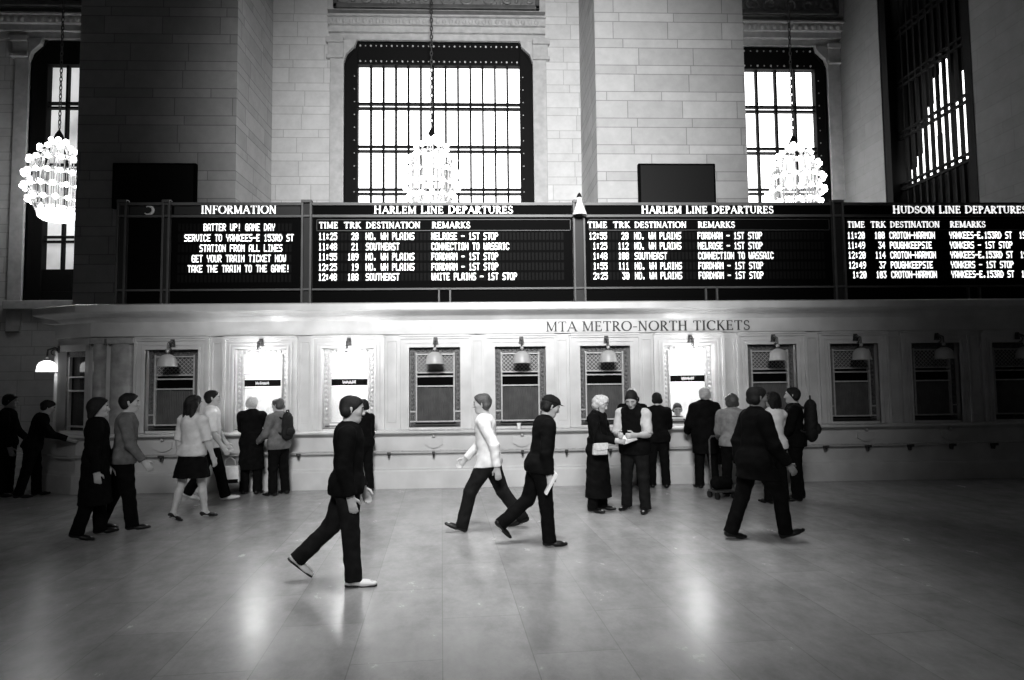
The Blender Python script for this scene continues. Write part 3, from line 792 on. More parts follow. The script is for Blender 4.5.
# ------------------------------------------------------------------ chandeliers
YC = 18.9
pxm = 640/ (CF.dot(Vector((0, YC, 0))))
base_z = at(431, 219, YC).z
zc = lambda py: (219-py)/pxm
LEV = ((141, 7, 6), (150, 16, 10), (163, 24, 14), (177, 27.5, 17), (190, 28, 17), (202, 24, 15))
def chandelier():
    t = thing('chandelier', '', 'chandelier', (0, 0, 0), 0, 'bare bulb chandeliers in the bays')
    bronze = MB(); prof = [(r/pxm*.88, zc(y)) for y, r, _ in LEV][::-1]
    for r, z in prof: bronze.tube([(r*math.cos(a), r*math.sin(a), z) for a in [2*math.pi*q/24 for q in range(24)]], .028, 6, True)
    bronze.build('rings', BRASS, t, True)
    rb = MB()
    for k in range(12):
        a = 2*math.pi*k/12
        pr = [(17/pxm, zc(212))]+prof+[(.05, zc(137))]
        rb.tube([(r*math.cos(a), r*math.sin(a), z) for r, z in pr], .022, 5)
    rb.build('ribs', BRASS, t, True)
    cr = MB()
    for k in range(30):
        a = 2*math.pi*(k+.5)/30; r = 20/pxm
        cr.tube([(r*math.cos(a), r*math.sin(a), zc(160)), (r*.95*math.cos(a), r*.95*math.sin(a), zc(208))], .016, 4)
    cr.build('crystal_strands', mat('crystal', .25, .15), t)
    MB().lathe([(0, zc(221.5)), (12/pxm, zc(220.5)), (15.5/pxm, zc(218)), (16.5/pxm, zc(213)), (16/pxm, zc(208.5)), (0, zc(208))], n=24).build('lower_bowl', emit('bowl_glow', .9, 5), t, True)
    MB().lathe([(0, zc(141)), (5/pxm, zc(139)), (3.4/pxm, zc(134)), (1.2/pxm, zc(130)), (0, zc(127))], n=14).build('top_cone', BRONZE, t, True)
    ch = MB(); z = zc(128); k = 0
    while z < 18.5-base_z:
        pts = [(.035*math.cos(a)*(k % 2), .035*math.cos(a)*((k+1) % 2), z+.07+.085*math.sin(a)) for a in [math.pi*q/4 for q in range(8)]]
        ch.tube(pts, .016, 4, True); z += .13; k += 1
    ch.build('chain', BRONZE2, t)
    b0 = None
    for li, (y, r, n) in enumerate(LEV):
        for k in range(n):
            a = 2*math.pi*(k+.5*(li % 2))/n; R = r/pxm
            loc = (R*math.cos(a), R*math.sin(a), zc(y))
            if b0 is None: b0 = MB().ball((0, 0, 0), .072, 10, 7).build('bulb', BULB, t, True, loc=loc)
            else: copy_part(b0, t, loc)
    return t
def copy_tree(src):
    o = src.copy(); COL.objects.link(o)
    for c in src.children:
        d = c.copy(); COL.objects.link(d); d.parent = o
    return o
ch = chandelier()
kids = list(ch.children)
for i, (px, py, lab) in enumerate(((56.5, 219, 'glowing bulb chandelier at the far left, whole above its bright bowl'), (432, 215, 'glowing bulb chandelier before the wide middle window, under a chain'), (796.5, 220, 'glowing bulb chandelier before the narrow window on the right'))):
    o = ch if i == 0 else ch.copy()
    if i:
        COL.objects.link(o)
        for c_ in kids: copy_part(c_, o)
    p = at(px, py, YC); o.location = p; o['label'] = lab

# ------------------------------------------------------------------ people: smooth-blended body volumes, meshed
def surf_nets(D, org, vx):
    """surface of D < 0 on a regular grid, as quads"""
    nx, ny, nz = D.shape
    ins = D < 0
    cnt = np.zeros((nx-1, ny-1, nz-1), np.int8)
    offs = [(a, b, c) for a in (0, 1) for b in (0, 1) for c in (0, 1)]
    for a, b, c in offs: cnt += ins[a:nx-1+a, b:ny-1+b, c:nz-1+c]
    act = np.argwhere((cnt > 0) & (cnt < 8))
    ids = -np.ones((nx-1, ny-1, nz-1), np.int32); ids[tuple(act.T)] = np.arange(len(act))
    vals = np.stack([D[act[:, 0]+a, act[:, 1]+b, act[:, 2]+c] for a, b, c in offs], 1)
    acc = np.zeros((len(act), 3)); n = np.zeros(len(act)); O = np.array(offs, float)
    for i in range(8):
        for j in range(i+1, 8):
            if np.abs(O[i]-O[j]).sum() != 1: continue
            vi, vj = vals[:, i], vals[:, j]; x = (vi < 0) != (vj < 0)
            t = vi/(vi-vj+1e-12)
            acc[x] += (O[i]+t[:, None]*(O[j]-O[i]))[x]; n[x] += 1
    V = (act+acc/n[:, None])*vx+org
    F = []
    for ax in range(3):
        sh = [nx, ny, nz]; sl0 = [slice(None)]*3; sl1 = [slice(None)]*3
        sl0[ax] = slice(0, sh[ax]-1); sl1[ax] = slice(1, sh[ax])
        e = ins[tuple(sl0)] != ins[tuple(sl1)]
        u, v = (ax+1) % 3, (ax+2) % 3
        P = np.argwhere(e); P = P[(P[:, u] > 0) & (P[:, v] > 0) & (P[:, u] < sh[u]-1) & (P[:, v] < sh[v]-1)]
        if not len(P): continue
        q = []
        for du, dv in ((1, 1), (0, 1), (0, 0), (1, 0)):
            R = P.copy(); R[:, u] -= du; R[:, v] -= dv; q.append(ids[tuple(R.T)])
        q = np.stack(q, 1); fl = ~ins[tuple(P.T)]
        q[fl] = q[fl][:, ::-1]; F.append(q)
    return V, np.concatenate(F)

class Vol:
    """blend of tapered rounded limbs; each in its own (possibly flattened) frame"""
    def __init__(s, vx=.009, k=.012, fold=0, seed=0): s.p = []; s.vx = vx; s.k = k; s.cut = []; s.fold = fold; s.seed = seed; s.hard = []
    def cap(s, a, b, ra, rb=None, R=None, S=(1, 1, 1), flat=False, hard=False):
        (s.hard if hard else s.p).append((np.array(a, float), np.array(b, float), ra, ra if rb is None else rb, None if R is None else np.array(R, float), np.array(S, float), flat)); return s
    def below(s, n, d): s.cut.append((np.array(n, float), d)); return s      # keep n.p <= d
    def _acc(s, prims, F, org, k):
        vx = s.vx; sh = np.array(F.shape)
        for a, b, ra, rb, R, S, flat in prims:
            m = max(ra, rb)*max(S.max(), 1)+6*k
            lo = np.floor((np.minimum(a, b)-m-org)/vx).astype(int).clip(0); hi = np.minimum(np.ceil((np.maximum(a, b)+m-org)/vx).astype(int)+1, sh)
            if (hi <= lo).any(): continue
            g = np.stack(np.meshgrid(*[org[i]+vx*np.arange(lo[i], hi[i]) for i in range(3)], indexing='ij'), -1)-a
            d = b-a
            if R is not None: g = (g@R)/S; d = (d@R)/S
            L2 = d@d
            if L2 < 1e-10: dist = np.sqrt((g**2).sum(-1))-ra
            else:
                t = (g@d)/L2; tc = t.clip(0, 1)
                q = g-tc[..., None]*d
                if flat:
                    q = g-t[..., None]*d; L = math.sqrt(L2)
                    dist = np.sqrt((q**2).sum(-1))-(ra+(rb-ra)*tc); dist = np.maximum(dist, np.maximum(-t*L, (t-1)*L))
                else: dist = np.sqrt((q**2).sum(-1))-(ra+(rb-ra)*tc)
            if R is not None: dist = dist*min(S.min(), 1)
            F[lo[0]:hi[0], lo[1]:hi[1], lo[2]:hi[2]] += np.exp((-dist/k).clip(-30, 60))
        return F
    def mesh(s, name, m, parent):
        allp = s.p+s.hard; pad = .03
        lo = np.min([np.minimum(p[0], p[1])-max(p[2], p[3])*max(p[5].max(), 1) for p in allp], 0)-pad
        hi = np.max([np.maximum(p[0], p[1])+max(p[2], p[3])*max(p[5].max(), 1) for p in allp], 0)+pad
        sh = np.ceil((hi-lo)/s.vx).astype(int)+1
        D = -s.k*np.log(s._acc(s.p, np.full(sh, 1e-13), lo, s.k)) if s.p else np.full(sh, 1.0)
        if s.hard:
            kk = .0035
            D = np.minimum(D, -kk*np.log(s._acc(s.hard, np.full(sh, 1e-13), lo, kk)))
        if s.fold or s.cut:
            X, Y, Z = np.meshgrid(*[lo[i]+s.vx*np.arange(sh[i]) for i in range(3)], indexing='ij')
            if s.fold:
                q = s.seed*1.7
                D = D+s.fold*(np.sin(31*Z+17*X+q+2*np.sin(9*Y+q))*np.sin(23*X-11*Z+2*q)+.7*np.sin(52*Z-31*X+24*Y+q*3)*np.sin(19*Y+13*Z+q))
            for n, d in s.cut: D = np.maximum(D, n[0]*X+n[1]*Y+n[2]*Z-d)
        D[0], D[-1] = 1, 1; D[:, 0] = 1; D[:, -1] = 1; D[:, :, 0] = 1; D[:, :, -1] = 1
        V, Fq = surf_nets(D, lo, s.vx)
        me = bpy.data.meshes.new(name); me.from_pydata(V.tolist(), [], Fq.tolist()); me.update()
        me.polygons.foreach_set('use_smooth', [True]*len(me.polygons)); me.materials.append(m)
        o = bpy.data.objects.new(name, me); COL.objects.link(o); o.parent = parent
        return o

def rotx(a): return np.array([[1, 0, 0], [0, math.cos(a), -math.sin(a)], [0, math.sin(a), math.cos(a)]])
def roty(a): return np.array([[math.cos(a), 0, math.sin(a)], [0, 1, 0], [-math.sin(a), 0, math.cos(a)]])
def rotz(a): return np.array([[math.cos(a), -math.sin(a), 0], [math.sin(a), math.cos(a), 0], [0, 0, 1]])
def unit(v): v = np.array(v, float); return v/np.linalg.norm(v)
rad = math.radians

class Fig:
    """joints of a standing figure; local +y is where it faces, +x its right"""
    def __init__(f, H, lean=0, side=0, twist=0, legs=((0, 3, 0, 0), (0, 3, 0, 0)), arms=((5, 6, 12, 0), (5, 6, 12, 0)), head=(0, 0), girth=1.0):
        f.H = H; f.g = girth
        f.T = rotz(rad(twist))@rotx(-rad(lean))@roty(rad(side))
        hip = np.zeros(3); f.leg = []
        for s, (fl, ab, kn, fp) in zip((-1, 1), legs):          # left, right
            h = np.array([s*.052*H, 0, 0])
            d1 = unit([s*math.sin(rad(ab)), math.sin(rad(fl)), -math.cos(rad(fl))])
            k = h+d1*.245*H; a2 = rad(fl-kn)
            d2 = unit([s*math.sin(rad(ab))*.6, math.sin(a2), -math.cos(a2)])
            an = k+d2*.243*H
            fd = np.array([s*.14, math.cos(rad(fp)), -math.sin(rad(fp))]); fd = unit(fd)
            heel = an-fd*.022*H-np.array([0, 0, .022*H])*math.cos(rad(fp))+np.array([0, -1, 0])*.02*H*math.sin(rad(fp))
            f.leg.append(dict(h=h, k=k, a=an, fd=fd, heel=heel, toe=heel+fd*.118*H, fp=fp))
        low = min(min(l['heel'][2], l['toe'][2]) for l in f.leg)-.0165*H
        f.z0 = -low; up = np.array([0, 0, f.z0]); f.hip = hip+up
        for l in f.leg:
            for q in ('h', 'k', 'a', 'heel', 'toe'): l[q] = l[q]+up
        f.arm = []
        for s, arm in zip((-1, 1), arms):
            fl, ab, el, inw = arm[:4]
            sh = f.P(s*.106, 0, .270)
            d1 = unit([s*math.sin(rad(ab)), math.sin(rad(fl))*math.cos(rad(ab)), -math.cos(rad(fl))*math.cos(rad(ab))])
            e = sh+f.T@d1*.172*H
            a2 = rad(fl+el)
            d2 = unit([-s*math.sin(rad(inw)), math.sin(a2)*math.cos(rad(inw)), -math.cos(a2)*math.cos(rad(inw))])
            d2 = f.T@d2; w = e+d2*.150*H
            f.arm.append(dict(s=s, sh=sh, e=e, w=w, d=d2, fd=f.T@unit([0, math.cos(a2), math.sin(a2)]), curl=arm[4] if len(arm) > 4 else 25))
        f.HR = f.T@rotz(rad(head[1]))@rotx(-rad(head[0]))
        f.nb = f.P(0, -.006, .292); f.hc = f.nb+(f.T@np.array([0, .004, .035])+f.HR@np.array([0, .010, .075]))*H
    def P(f, x, y, z): return f.hip+f.T@(np.array([x, y, z])*f.H)
    def Q(f, x, y, z): return f.hc+f.HR@(np.array([x, y, z])*f.H)      # head frame

def body_mesh(f, m, parent, vx=.009):
    H, T, g = f.H, f.T, f.g; v = Vol(vx, .011)
    fl = (1, .72, 1)
    v.cap(f.P(-.035, -.008, -.005), f.P(.035, -.008, -.005), .076*H*g, None, T, (1, .95, 1))
    v.cap(f.P(0, 0, .0), f.P(0, .004, .12), .086*H*g, .078*H*g, T, fl); v.cap(f.P(0, .004, .12), f.P(0, .0, .23), .080*H*g, .092*H*g, T, fl)
    for x in (-1, 1): v.cap(f.P(0, -.008, .284), f.P(x*.096, -.004, .264), .036*H, .031*H)
    v.cap(f.nb-T@np.array([0, 0, .02*H]), f.Q(0, -.012, -.04), .033*H, .031*H)
    for l in f.leg:
        v.cap(l['h'], l['k'], .058*H*g, .033*H); v.cap(l['k'], l['a'], .031*H, .02*H)
        c = l['k']*.68+l['a']*.32; bk = np.cross(np.array([1., 0, 0]), l['a']-l['k']); bk = unit(bk)
        v.cap(c-bk*.008*H*np.sign(bk[1]), l['k']*.45+l['a']*.55, .030*H, .024*H)
        v.cap(l['heel']+np.array([0, 0, .004*H]), l['toe'], .017*H, .014*H); v.cap(l['a'], l['heel']+l['fd']*.05*H, .02*H, .018*H)
    for a in f.arm:
        v.cap(a['sh'], a['e'], .030*H, .024*H); v.cap(a['e'], a['w'], .0245*H, .0155*H); v.cap(a['e']*.75+a['w']*.25, a['e']*.6+a['w']*.4, .026*H, .023*H)
        # hand: palm, four unequal bent fingers, thumb from the side of the palm
        d = a['d']; side = unit(a['fd']-d*(a['fd']@d)); nrm = unit(np.cross(d, side))*(-a['s'])   # side: thumb edge, nrm: palm faces the body
        R = np.stack([side, nrm, d], 1)
        pw, pk = a['w']+d*.010*H, a['w']+d*.050*H
        v.cap(pw, pk, .019*H, .023*H, R, (1, .5, 1))
        for q, (o, ln) in enumerate(((.0175, .043), (.006, .049), (-.006, .046), (-.0175, .036))):
            p = pk+side*o*H+d*.006*H; c = rad(a['curl']); ang = c*.5
            for sgm, rr in ((.45, .0058), (.32, .0054), (.23, .0048)):
                dv = d*math.cos(ang)+nrm*math.sin(ang); e = p+dv*ln*sgm*H
                v.cap(p, e, rr*H, rr*.93*H, hard=True); p = e; ang += c
        t0 = a['w']+d*.018*H+side*.017*H; t1 = t0+(side*.62+d*.70+nrm*.35)*.026*H; t2 = t1+(side*.2+d*.85+nrm*.5)*.024*H
        v.cap(t0, t1, .0085*H, .0068*H, hard=True); v.cap(t1, t2, .0066*H, .0055*H, hard=True)
    R = f.HR; Q = f.Q
    v.cap(Q(0, -.012, .012), Q(0, .004, .012), .048*H, .046*H, R, (.94, 1.12, 1.08))
    v.cap(Q(0, .018, -.012), Q(0, .03, -.046), .036*H, .020*H, R, (1, .9, 1)); v.cap(Q(0, .0, -.03), Q(0, .022, -.044), .028*H, .024*H)
    for pr in (((0, .054, .006), (0, .0635, -.017), .005, .0078), ((-.007, .058, -.02), (.007, .058, -.02), .006, .006), ((-.022, .045, .010), (.022, .045, .010), .009, .009),
               ((-.011, .048, -.036), (.011, .048, -.036), .006, .006), ((-.008, .046, -.042), (.008, .046, -.042), .006, .006), ((0, .038, -.058), (0, .040, -.054), .011, .010),
               ((-.026, .036, -.012), (-.022, .040, -.014), .011, .010), ((.026, .036, -.012), (.022, .040, -.014), .011, .010)):
        v.cap(Q(*pr[0]), Q(*pr[1]), pr[2]*H, pr[3]*H, hard=pr[2] < .0095)
    for s in (-1, 1): v.cap(Q(s*.047, -.006, .006), Q(s*.045, -.004, -.018), .0095*H, .007*H, R, (.5, 1, 1), hard=True)
    o = v.mesh('body', m, parent)
    return o

EYE = mat('eye_dark', .015, .2); LIPM = mat('lip_grey', .16, .5)
def face_bits(f, parent, brow):
    H = f.H; parent = [c for c in parent.children if c.name.startswith('body')][0]
    for s in (-1, 1):
        b = MB(); b.ball(tuple(f.Q(s*.0185, .0475, -.001)), .0066*H, 8, 6); b.build('eye', EYE, parent, True)
    b = MB(); b.tube([f.Q(-.032, .050, .014), f.Q(-.019, .0555, .0175), f.Q(-.009, .056, .015)], .0032*H, 5); b.build('eyebrow', brow, parent, True)
    b = MB(); b.tube([f.Q(.032, .050, .014), f.Q(.019, .0555, .0175), f.Q(.009, .056, .015)], .0032*H, 5); b.build('eyebrow', brow, parent, True)
    b = MB(); b.tube([f.Q(-.013, .0515, -.0395), f.Q(0, .0555, -.039), f.Q(.013, .0515, -.0395)], [.002*H, .0036*H, .002*H], 6); b.build('lips', LIPM, parent, True)

def hair_mesh(f, style, m, parent, seed=1):
    H = f.H; Q = f.Q; R = f.HR
    cutn = R@unit([0, .8, -.6])
    big = {'short': .0055, 'bob': .010, 'long': .007, 'curly': .013, 'bun': .006, 'thick': .007, 'crop': .001}[style]
    v = Vol(.008, .008, {'curly': .007, 'thick': .006}.get(style, .0028), seed)
    v.cap(Q(0, -.014, .014), Q(0, .003, .016), (.049+big)*H, (.047+big)*H, R, (.95, 1.12, 1.08))
    v.cap(Q(-.03, -.03, -.02), Q(.03, -.03, -.02), (.026+big*.6)*H)
    line = .0145 if style != 'curly' else .023
    v.below(cutn, cutn@f.hc+line*H)
    dn = R@np.array([0, 0, -1.]); v.below(dn, dn@f.hc+(.052 if style in ('short', 'crop') else .2)*H)
    if style in ('long', 'bob'):
        ln = -.125 if style == 'long' else -.062
        for x in (-.036, 0, .036): v.cap(Q(x, -.034-.01*(x == 0), 0), Q(x*1.05, -.048, ln), .03*H, .022*H)
    if style in ('curly', 'thick'):
        for x in (-.04, .04): v.cap(Q(x, -.012, .01), Q(x, -.026, -.025), .02*H, .016*H)
        v.cap(Q(0, -.05, .0), Q(0, -.05, -.03), .03*H, .026*H)
    if style == 'bun': v.cap(Q(0, -.07, .02), Q(0, -.075, .03), .022*H)
    return v.mesh('hair', m, parent)

def cap_hat(f, m, parent, brim=True):
    H = f.H; Q = f.Q; R = f.HR
    v = Vol(.008, .006)
    v.cap(Q(0, -.012, .02), Q(0, .006, .02), .056*H, .053*H, R, (.95, 1.12, 1.05)); n = -(R@np.array([0, -.08, 1.])); n = unit(n); v.below(n, n@f.Q(0, 0, .026))
    if brim: v.cap(Q(-.022, .062, .03), Q(.022, .062, .03), .033*H, None, R, (1, 1.2, .16), hard=True)
    return v.mesh('cap', m, parent)

def torso_wear(f, m, parent, name, sleeve=1.0, hem=-.04, ease=.010, coat=None, fold=.003, seed=1, open_neck=False):
    """upper garment: sleeve 0 none, .5 to the elbow, 1 to the wrist; coat = (hem height above floor, half width)"""
    H, T, g = f.H, f.T, f.g; v = Vol(.0105, .012, fold, seed); e = ease
    fl = (1, .76, 1)
    v.cap(f.P(0, 0, .0), f.P(0, .004, .12), (.086*g+e+.004)*H, (.080*g+e+.004)*H, T, fl); v.cap(f.P(0, .004, .12), f.P(0, 0, .235), (.082*g+e)*H, (.093*g+e)*H, T, fl)
    for x in (-1, 1): v.cap(f.P(0, -.008, .283), f.P(x*.098, -.004, .262), (.038+e)*H, (.032+e*.8)*H)
    if coat:
        hz, hw = coat; b = np.array([f.hip[0], f.hip[1]-.0, hz])
        v.cap(f.P(0, -.006, .10), b, (.086*g+e)*H, hw, T if False else np.eye(3), (1, .78, 1), flat=True)
        v.below((0, 0, -1), -hz)
    else:
        v.cap(f.P(0, -.006, hem-.02), f.P(0, 0, .05), (.092*g+e+.004)*H, (.088*g+e)*H, T, (1, .84, 1), flat=True)
        n = -(T@np.array([0, 0, 1.])); v.below(n, n@f.P(0, 0, hem))
        if hem < 0:
            v.cap(f.P(-.035, -.008, -.005), f.P(.035, -.008, -.005), (.079*g+e*.7+.008)*H, None, T, (1, .95, 1))
            if hem < -.03:
                for l in f.leg: v.cap(l['h'], l['k'], (.060*g+e*.6+.003)*H, (.046+e*.6)*H)
    if sleeve > 0:
        for a in f.arm:
            if sleeve <= .62:
                v.cap(a['sh'], a['sh']+(a['e']-a['sh'])*sleeve/.5, (.033+e)*H, (.031+e)*H, flat=True); v.cap(a['sh'], a['sh'], (.032+e)*H)
            else:
                v.cap(a['sh'], a['e'], (.033+e)*H, (.028+e*.9)*H); v.cap(a['e'], a['e']+(a['w']-a['e'])*(sleeve*2-1)*.99, (.028+e*.8)*H, (.021+e*.8)*H, flat=True)
    return v.mesh(name, m, parent)

def trousers(f, m, parent, ease=.009, hem=.045, seed=2, fold=.003):
    H, g = f.H, f.g; v = Vol(.0105, .012, fold, seed)
    v.cap(f.P(-.035, -.008, .0), f.P(.035, -.008, .0), (.078*g+ease)*H, None, f.T, (1, .95, 1)); v.cap(f.P(0, 0, .0), f.P(0, .0, .06), (.088*g+ease*.7)*H, (.084*g+ease*.6)*H, f.T, (1, .76, 1))
    for l in f.leg:
        v.cap(l['h'], l['k'], (.060*g+ease)*H, (.038+ease)*H)
        v.cap(l['k'], l['a']+unit(l['a']-l['k'])*.012*H, (.037+ease)*H, (hem)*H, flat=True)
    return v.mesh('trousers', m, parent)

def skirt(f, m, parent, hz, hw, name='skirt', seed=3):
    v = Vol(.0105, .012, .004, seed); H = f.H
    v.cap(f.P(0, 0, .07), np.array([f.hip[0], f.hip[1], hz]), .088*H, hw, np.eye(3), (1, .8, 1), flat=True); v.below((0, 0, -1), -hz)
    return v.mesh(name, m, parent)

def shoes(f, m, parent, sole=None, heel=False):
    H = f.H
    for l in f.leg:
        v = Vol(.007, .007)
        up = unit(np.cross(l['fd'], np.array([-1., 0, 0]))); up = up*(1 if up[2] > 0 else -1); R = np.stack([unit(np.cross(l['fd'], up)), l['fd'], up], 1)
        v.cap(l['heel']+up*.006*H, l['heel']+l['fd']*.09*H, .022*H, .024*H, R, (1, 1, .75)); v.cap(l['heel']+l['fd']*.07*H-up*.002*H, l['toe']+l['fd']*.008*H-up*.002*H, .024*H, .019*H, R, (1, 1, .62))
        if not heel: v.cap(l['heel']+up*.012*H, l['a'], .023*H, .024*H)
        else: v.cap(l['heel'], l['heel']+np.array([0, -.003*H, -.012*H]), .008*H, .006*H)
        n = -up; v.below(n, n@(l['heel']-up*.0165*H))
        o = v.mesh('shoe', m, parent)
        if sole:
            w = Vol(.007, .006); w.cap(l['heel']-up*.012*H, l['toe']+l['fd']*.004*H-up*.012*H, .0265*H, .0255*H, R, (1, 1, .3)); n2 = -up; w.below(n2, n2@(l['heel']-up*.0168*H)); w.mesh('sole', sole, o)

SKIN = mat('skin_light', .44, .5, var=.06, scale=20); SKIN_SHADED = mat('skin_shaded', .22, .5, var=.06, scale=20)  # second skin is a darker copy for figures in darkness, shade in colour
HB = mat('hair_black', .008, .6, spec=.2, var=.4, scale=60, bump=.5, bscale=220); HG = mat('hair_grey', .35, .5, var=.3, scale=60, bump=.5, bscale=220)
HBL = mat('hair_blond', .52, .5, var=.3, scale=60, bump=.6, bscale=200); HBR = mat('hair_brown', .05, .45, var=.4, scale=60, bump=.5, bscale=220)
CB = mat('cloth_black', .0045, .9, spec=.06, var=.3, scale=12); CB2 = mat('cloth_charcoal', .010, .9, spec=.08, var=.3, scale=12); CG = mat('cloth_grey', .12, .8, spec=.2, var=.25, scale=14)
CM = mat('cloth_mid_grey', .20, .8, spec=.2, var=.25, scale=14); CW = mat('cloth_white', .72, .8, spec=.2, var=.1, scale=14); CL = mat('cloth_light_grey', .5, .8, spec=.2, var=.12, scale=14)
SB = mat('shoe_black', .006, .4, spec=.3); SW = mat('shoe_white', .7, .5); PAPER = mat('paper_white', .8, .7); BAGL = mat('bag_pale', .6, .5, var=.2, scale=30)
CAN = mat('backpack_cloth', .012, .75, spec=.2, var=.3, scale=14)

PPL = 'people in the station hall'
def person(label, px, py, face, H, depth=None, skin=SKIN, hair=('short', HB), top=None, legs_w=None, coat=None, skirt_=None, shoe=(SB, None, False), cap=None, bvx=.009, **pose):
    """px, py: where the figure stands in the photograph (its feet on the floor); face in degrees, 0 = away from the viewer"""
    d = CF + (px-512)/FPX*CR - (py-340)/FPX*CU
    P = Vector((0, 0, CAMH))+d*(-CAMH/d.z)
    t = thing('person', label, 'person', (P.x, P.y, 0), rad(face), PPL)
    f = Fig(H, **pose)
    body_mesh(f, skin, t, bvx); face_bits(f, t, hair[1] if hair else HB)
    if hair: hair_mesh(f, hair[0], hair[1], t, len(label))
    if cap: cap_hat(f, cap[0], t, cap[1])
    sd = sum(map(ord, label)) % 17
    if legs_w: trousers(f, legs_w, t, seed=sd)
    if skirt_: skirt(f, skirt_[0], t, skirt_[1], skirt_[2], seed=sd)
    if top: torso_wear(f, top[1], t, top[0], top[2], *top[3:], seed=sd)
    if coat: torso_wear(f, coat[0], t, 'coat', 1.0, ease=.014, coat=(coat[1], coat[2]), seed=sd, fold=.004)
    shoes(f, *shoe[:1], t, shoe[1], shoe[2])
    return t, f, P
def wpt(t, p):
    c, s = math.cos(t.rotation_euler.z), math.sin(t.rotation_euler.z)
    return Vector((t.location.x+c*p[0]-s*p[1], t.location.y+s*p[0]+c*p[1], t.location.z+p[2]))

STAND = ((2, 3, 4, 0), (-2, 3, 3, 0))
# far left
person('person in dark clothes at the left edge of the frame, cut by it', 5, 496, -70, 1.74, skin=SKIN_SHADED, top=('jacket', CB, 1.0), legs_w=CB, legs=STAND, arms=((15, 8, 30, 5), (5, 8, 12, 0)), head=(8, 0))
person('person in black leaning towards the slanted end of the booth, arm stretched to its ledge', 31, 497, -56, 1.66, top=('jacket', CB, 1.0), legs_w=CB, lean=14, legs=((8, 4, 6, 0), (-10, 4, 4, 0)), arms=((30, 8, 55, 0), (42, 6, 40, 0)), head=(10, 0))
# walking pair on the left
person('dark-haired person in long black coat walking beside the man in the grey shirt', 94, 538, -62, 1.70, hair=('bob', HB), coat=(CB, .42, .24), legs_w=CB, legs=((5, 2, 2, 0), (-8, 2, 8, 14)), arms=((12, 6, 15, 0), (-4, 6, 12, 0)))
person('man in grey shirt walking right, left of the woman in the black skirt', 122, 530, -66, 1.77, top=('shirt', CG, 1.0), legs_w=CB, legs=((-12, 3, 10, 15), (9, 3, 2, -2)), arms=((-8, 6, 18, 0), (14, 8, 24, 0)), bvx=.0075, lean=3)
person('woman in white top and black skirt walking away in heeled shoes', 191, 521, -24, 1.68, hair=('long', HB), top=('blouse', CL, .5, -.02), skirt_=(CB, .60, .27), legs=((-9, 3, 8, 26), (10, 3, 3, 12)), arms=((-6, 8, 14, 0), (10, 9, 12, 0)), shoe=(SB, None, True))
t, f, P = person('man in white short-sleeved shirt walking right beside the woman in the black skirt', 210, 501, -72, 1.78, top=('shirt', CW, .5), legs_w=CB, legs=((-16, 3, 14, 24), (18, 3, 5, -6)), arms=((14, 6, 18, 0), (8, 8, 24, 0)), shoe=(SW, None, False))
h = wpt(t, f.arm[1]['w']); BAG1 = h
person('pale-haired person in black coat waiting at the lit window', 251, 494, 0, 1.66, hair=('short', HBL), coat=(CB, .42, .22), legs_w=CB, legs=STAND, arms=((35, 12, 60, 10), (38, 12, 60, 10)), bvx=.01)
t, f, P = person('person in dark jacket with pale collar, turned towards the pale-haired one in the black coat', 278, 495, 62, 1.62, hair=('short', HBR), top=('jacket', CG, 1.0, -.05, .014), legs_w=CB, legs=STAND, arms=((18, 6, 40, 10), (4, 8, 10, 0)), head=(5, 12), bvx=.01)
PACK1 = (t, f)
# big striding figures
person('dark-haired man in black with white trainers striding right across the foreground', 347, 583, -82, 1.76, top=('jacket', CB, 1.0, -.05, .014), legs_w=CB2, legs=((-20, 3, 26, 42), (5, 2, 1, 0)), arms=((5, 6, 18, 0), (-4, 7, 18, 0)), bvx=.0075, lean=1, head=(8, 0), shoe=(SW, SB, False))
person('dark-haired customer at the lit window, mostly hidden by the striding foreground man', 363, 492, 50, 1.58, top=('coat', CB, 1.0), legs_w=CB, legs=STAND, bvx=.011)
person('man in white shirt and dark trousers striding left past the shut ticket windows', 489, 530, 84, 1.78, hair=('short', HBR), top=('shirt', CW, 1.0), legs_w=CB2, legs=((30, 3, 16, -22), (-22, 3, 14, 18)), arms=((-22, 8, 20, 0), (22, 8, 26, 0)), bvx=.0075, lean=5)
t, f, P = person('person in black with a dark cap walking right, holding a folded white paper', 541, 544, -80, 1.72, hair=('short', HB), cap=(CB2, True), top=('jacket', CB, 1.0, -.05, .013), legs_w=CB, legs=((-16, 3, 34, 45), (5, 3, 1, 0)), arms=((10, 7, 18, 0), (-2, 7, 18, 0, 70)), bvx=.0075, lean=8, head=(14, 0))
hand = wpt(t, f.arm[1]['w']+f.arm[1]['d']*.09)
q = MB().box(-.012, .012, -.075, .075, -.13, .13).box(-.014, .006, -.07, .08, -.12, .125)
o = q.build('folded_paper', PAPER, loc=hand); o.rotation_euler = (rad(8), rad(28), rad(8)); tag(o, 'folded white paper in the hand of the dark capped walker', 'paper')
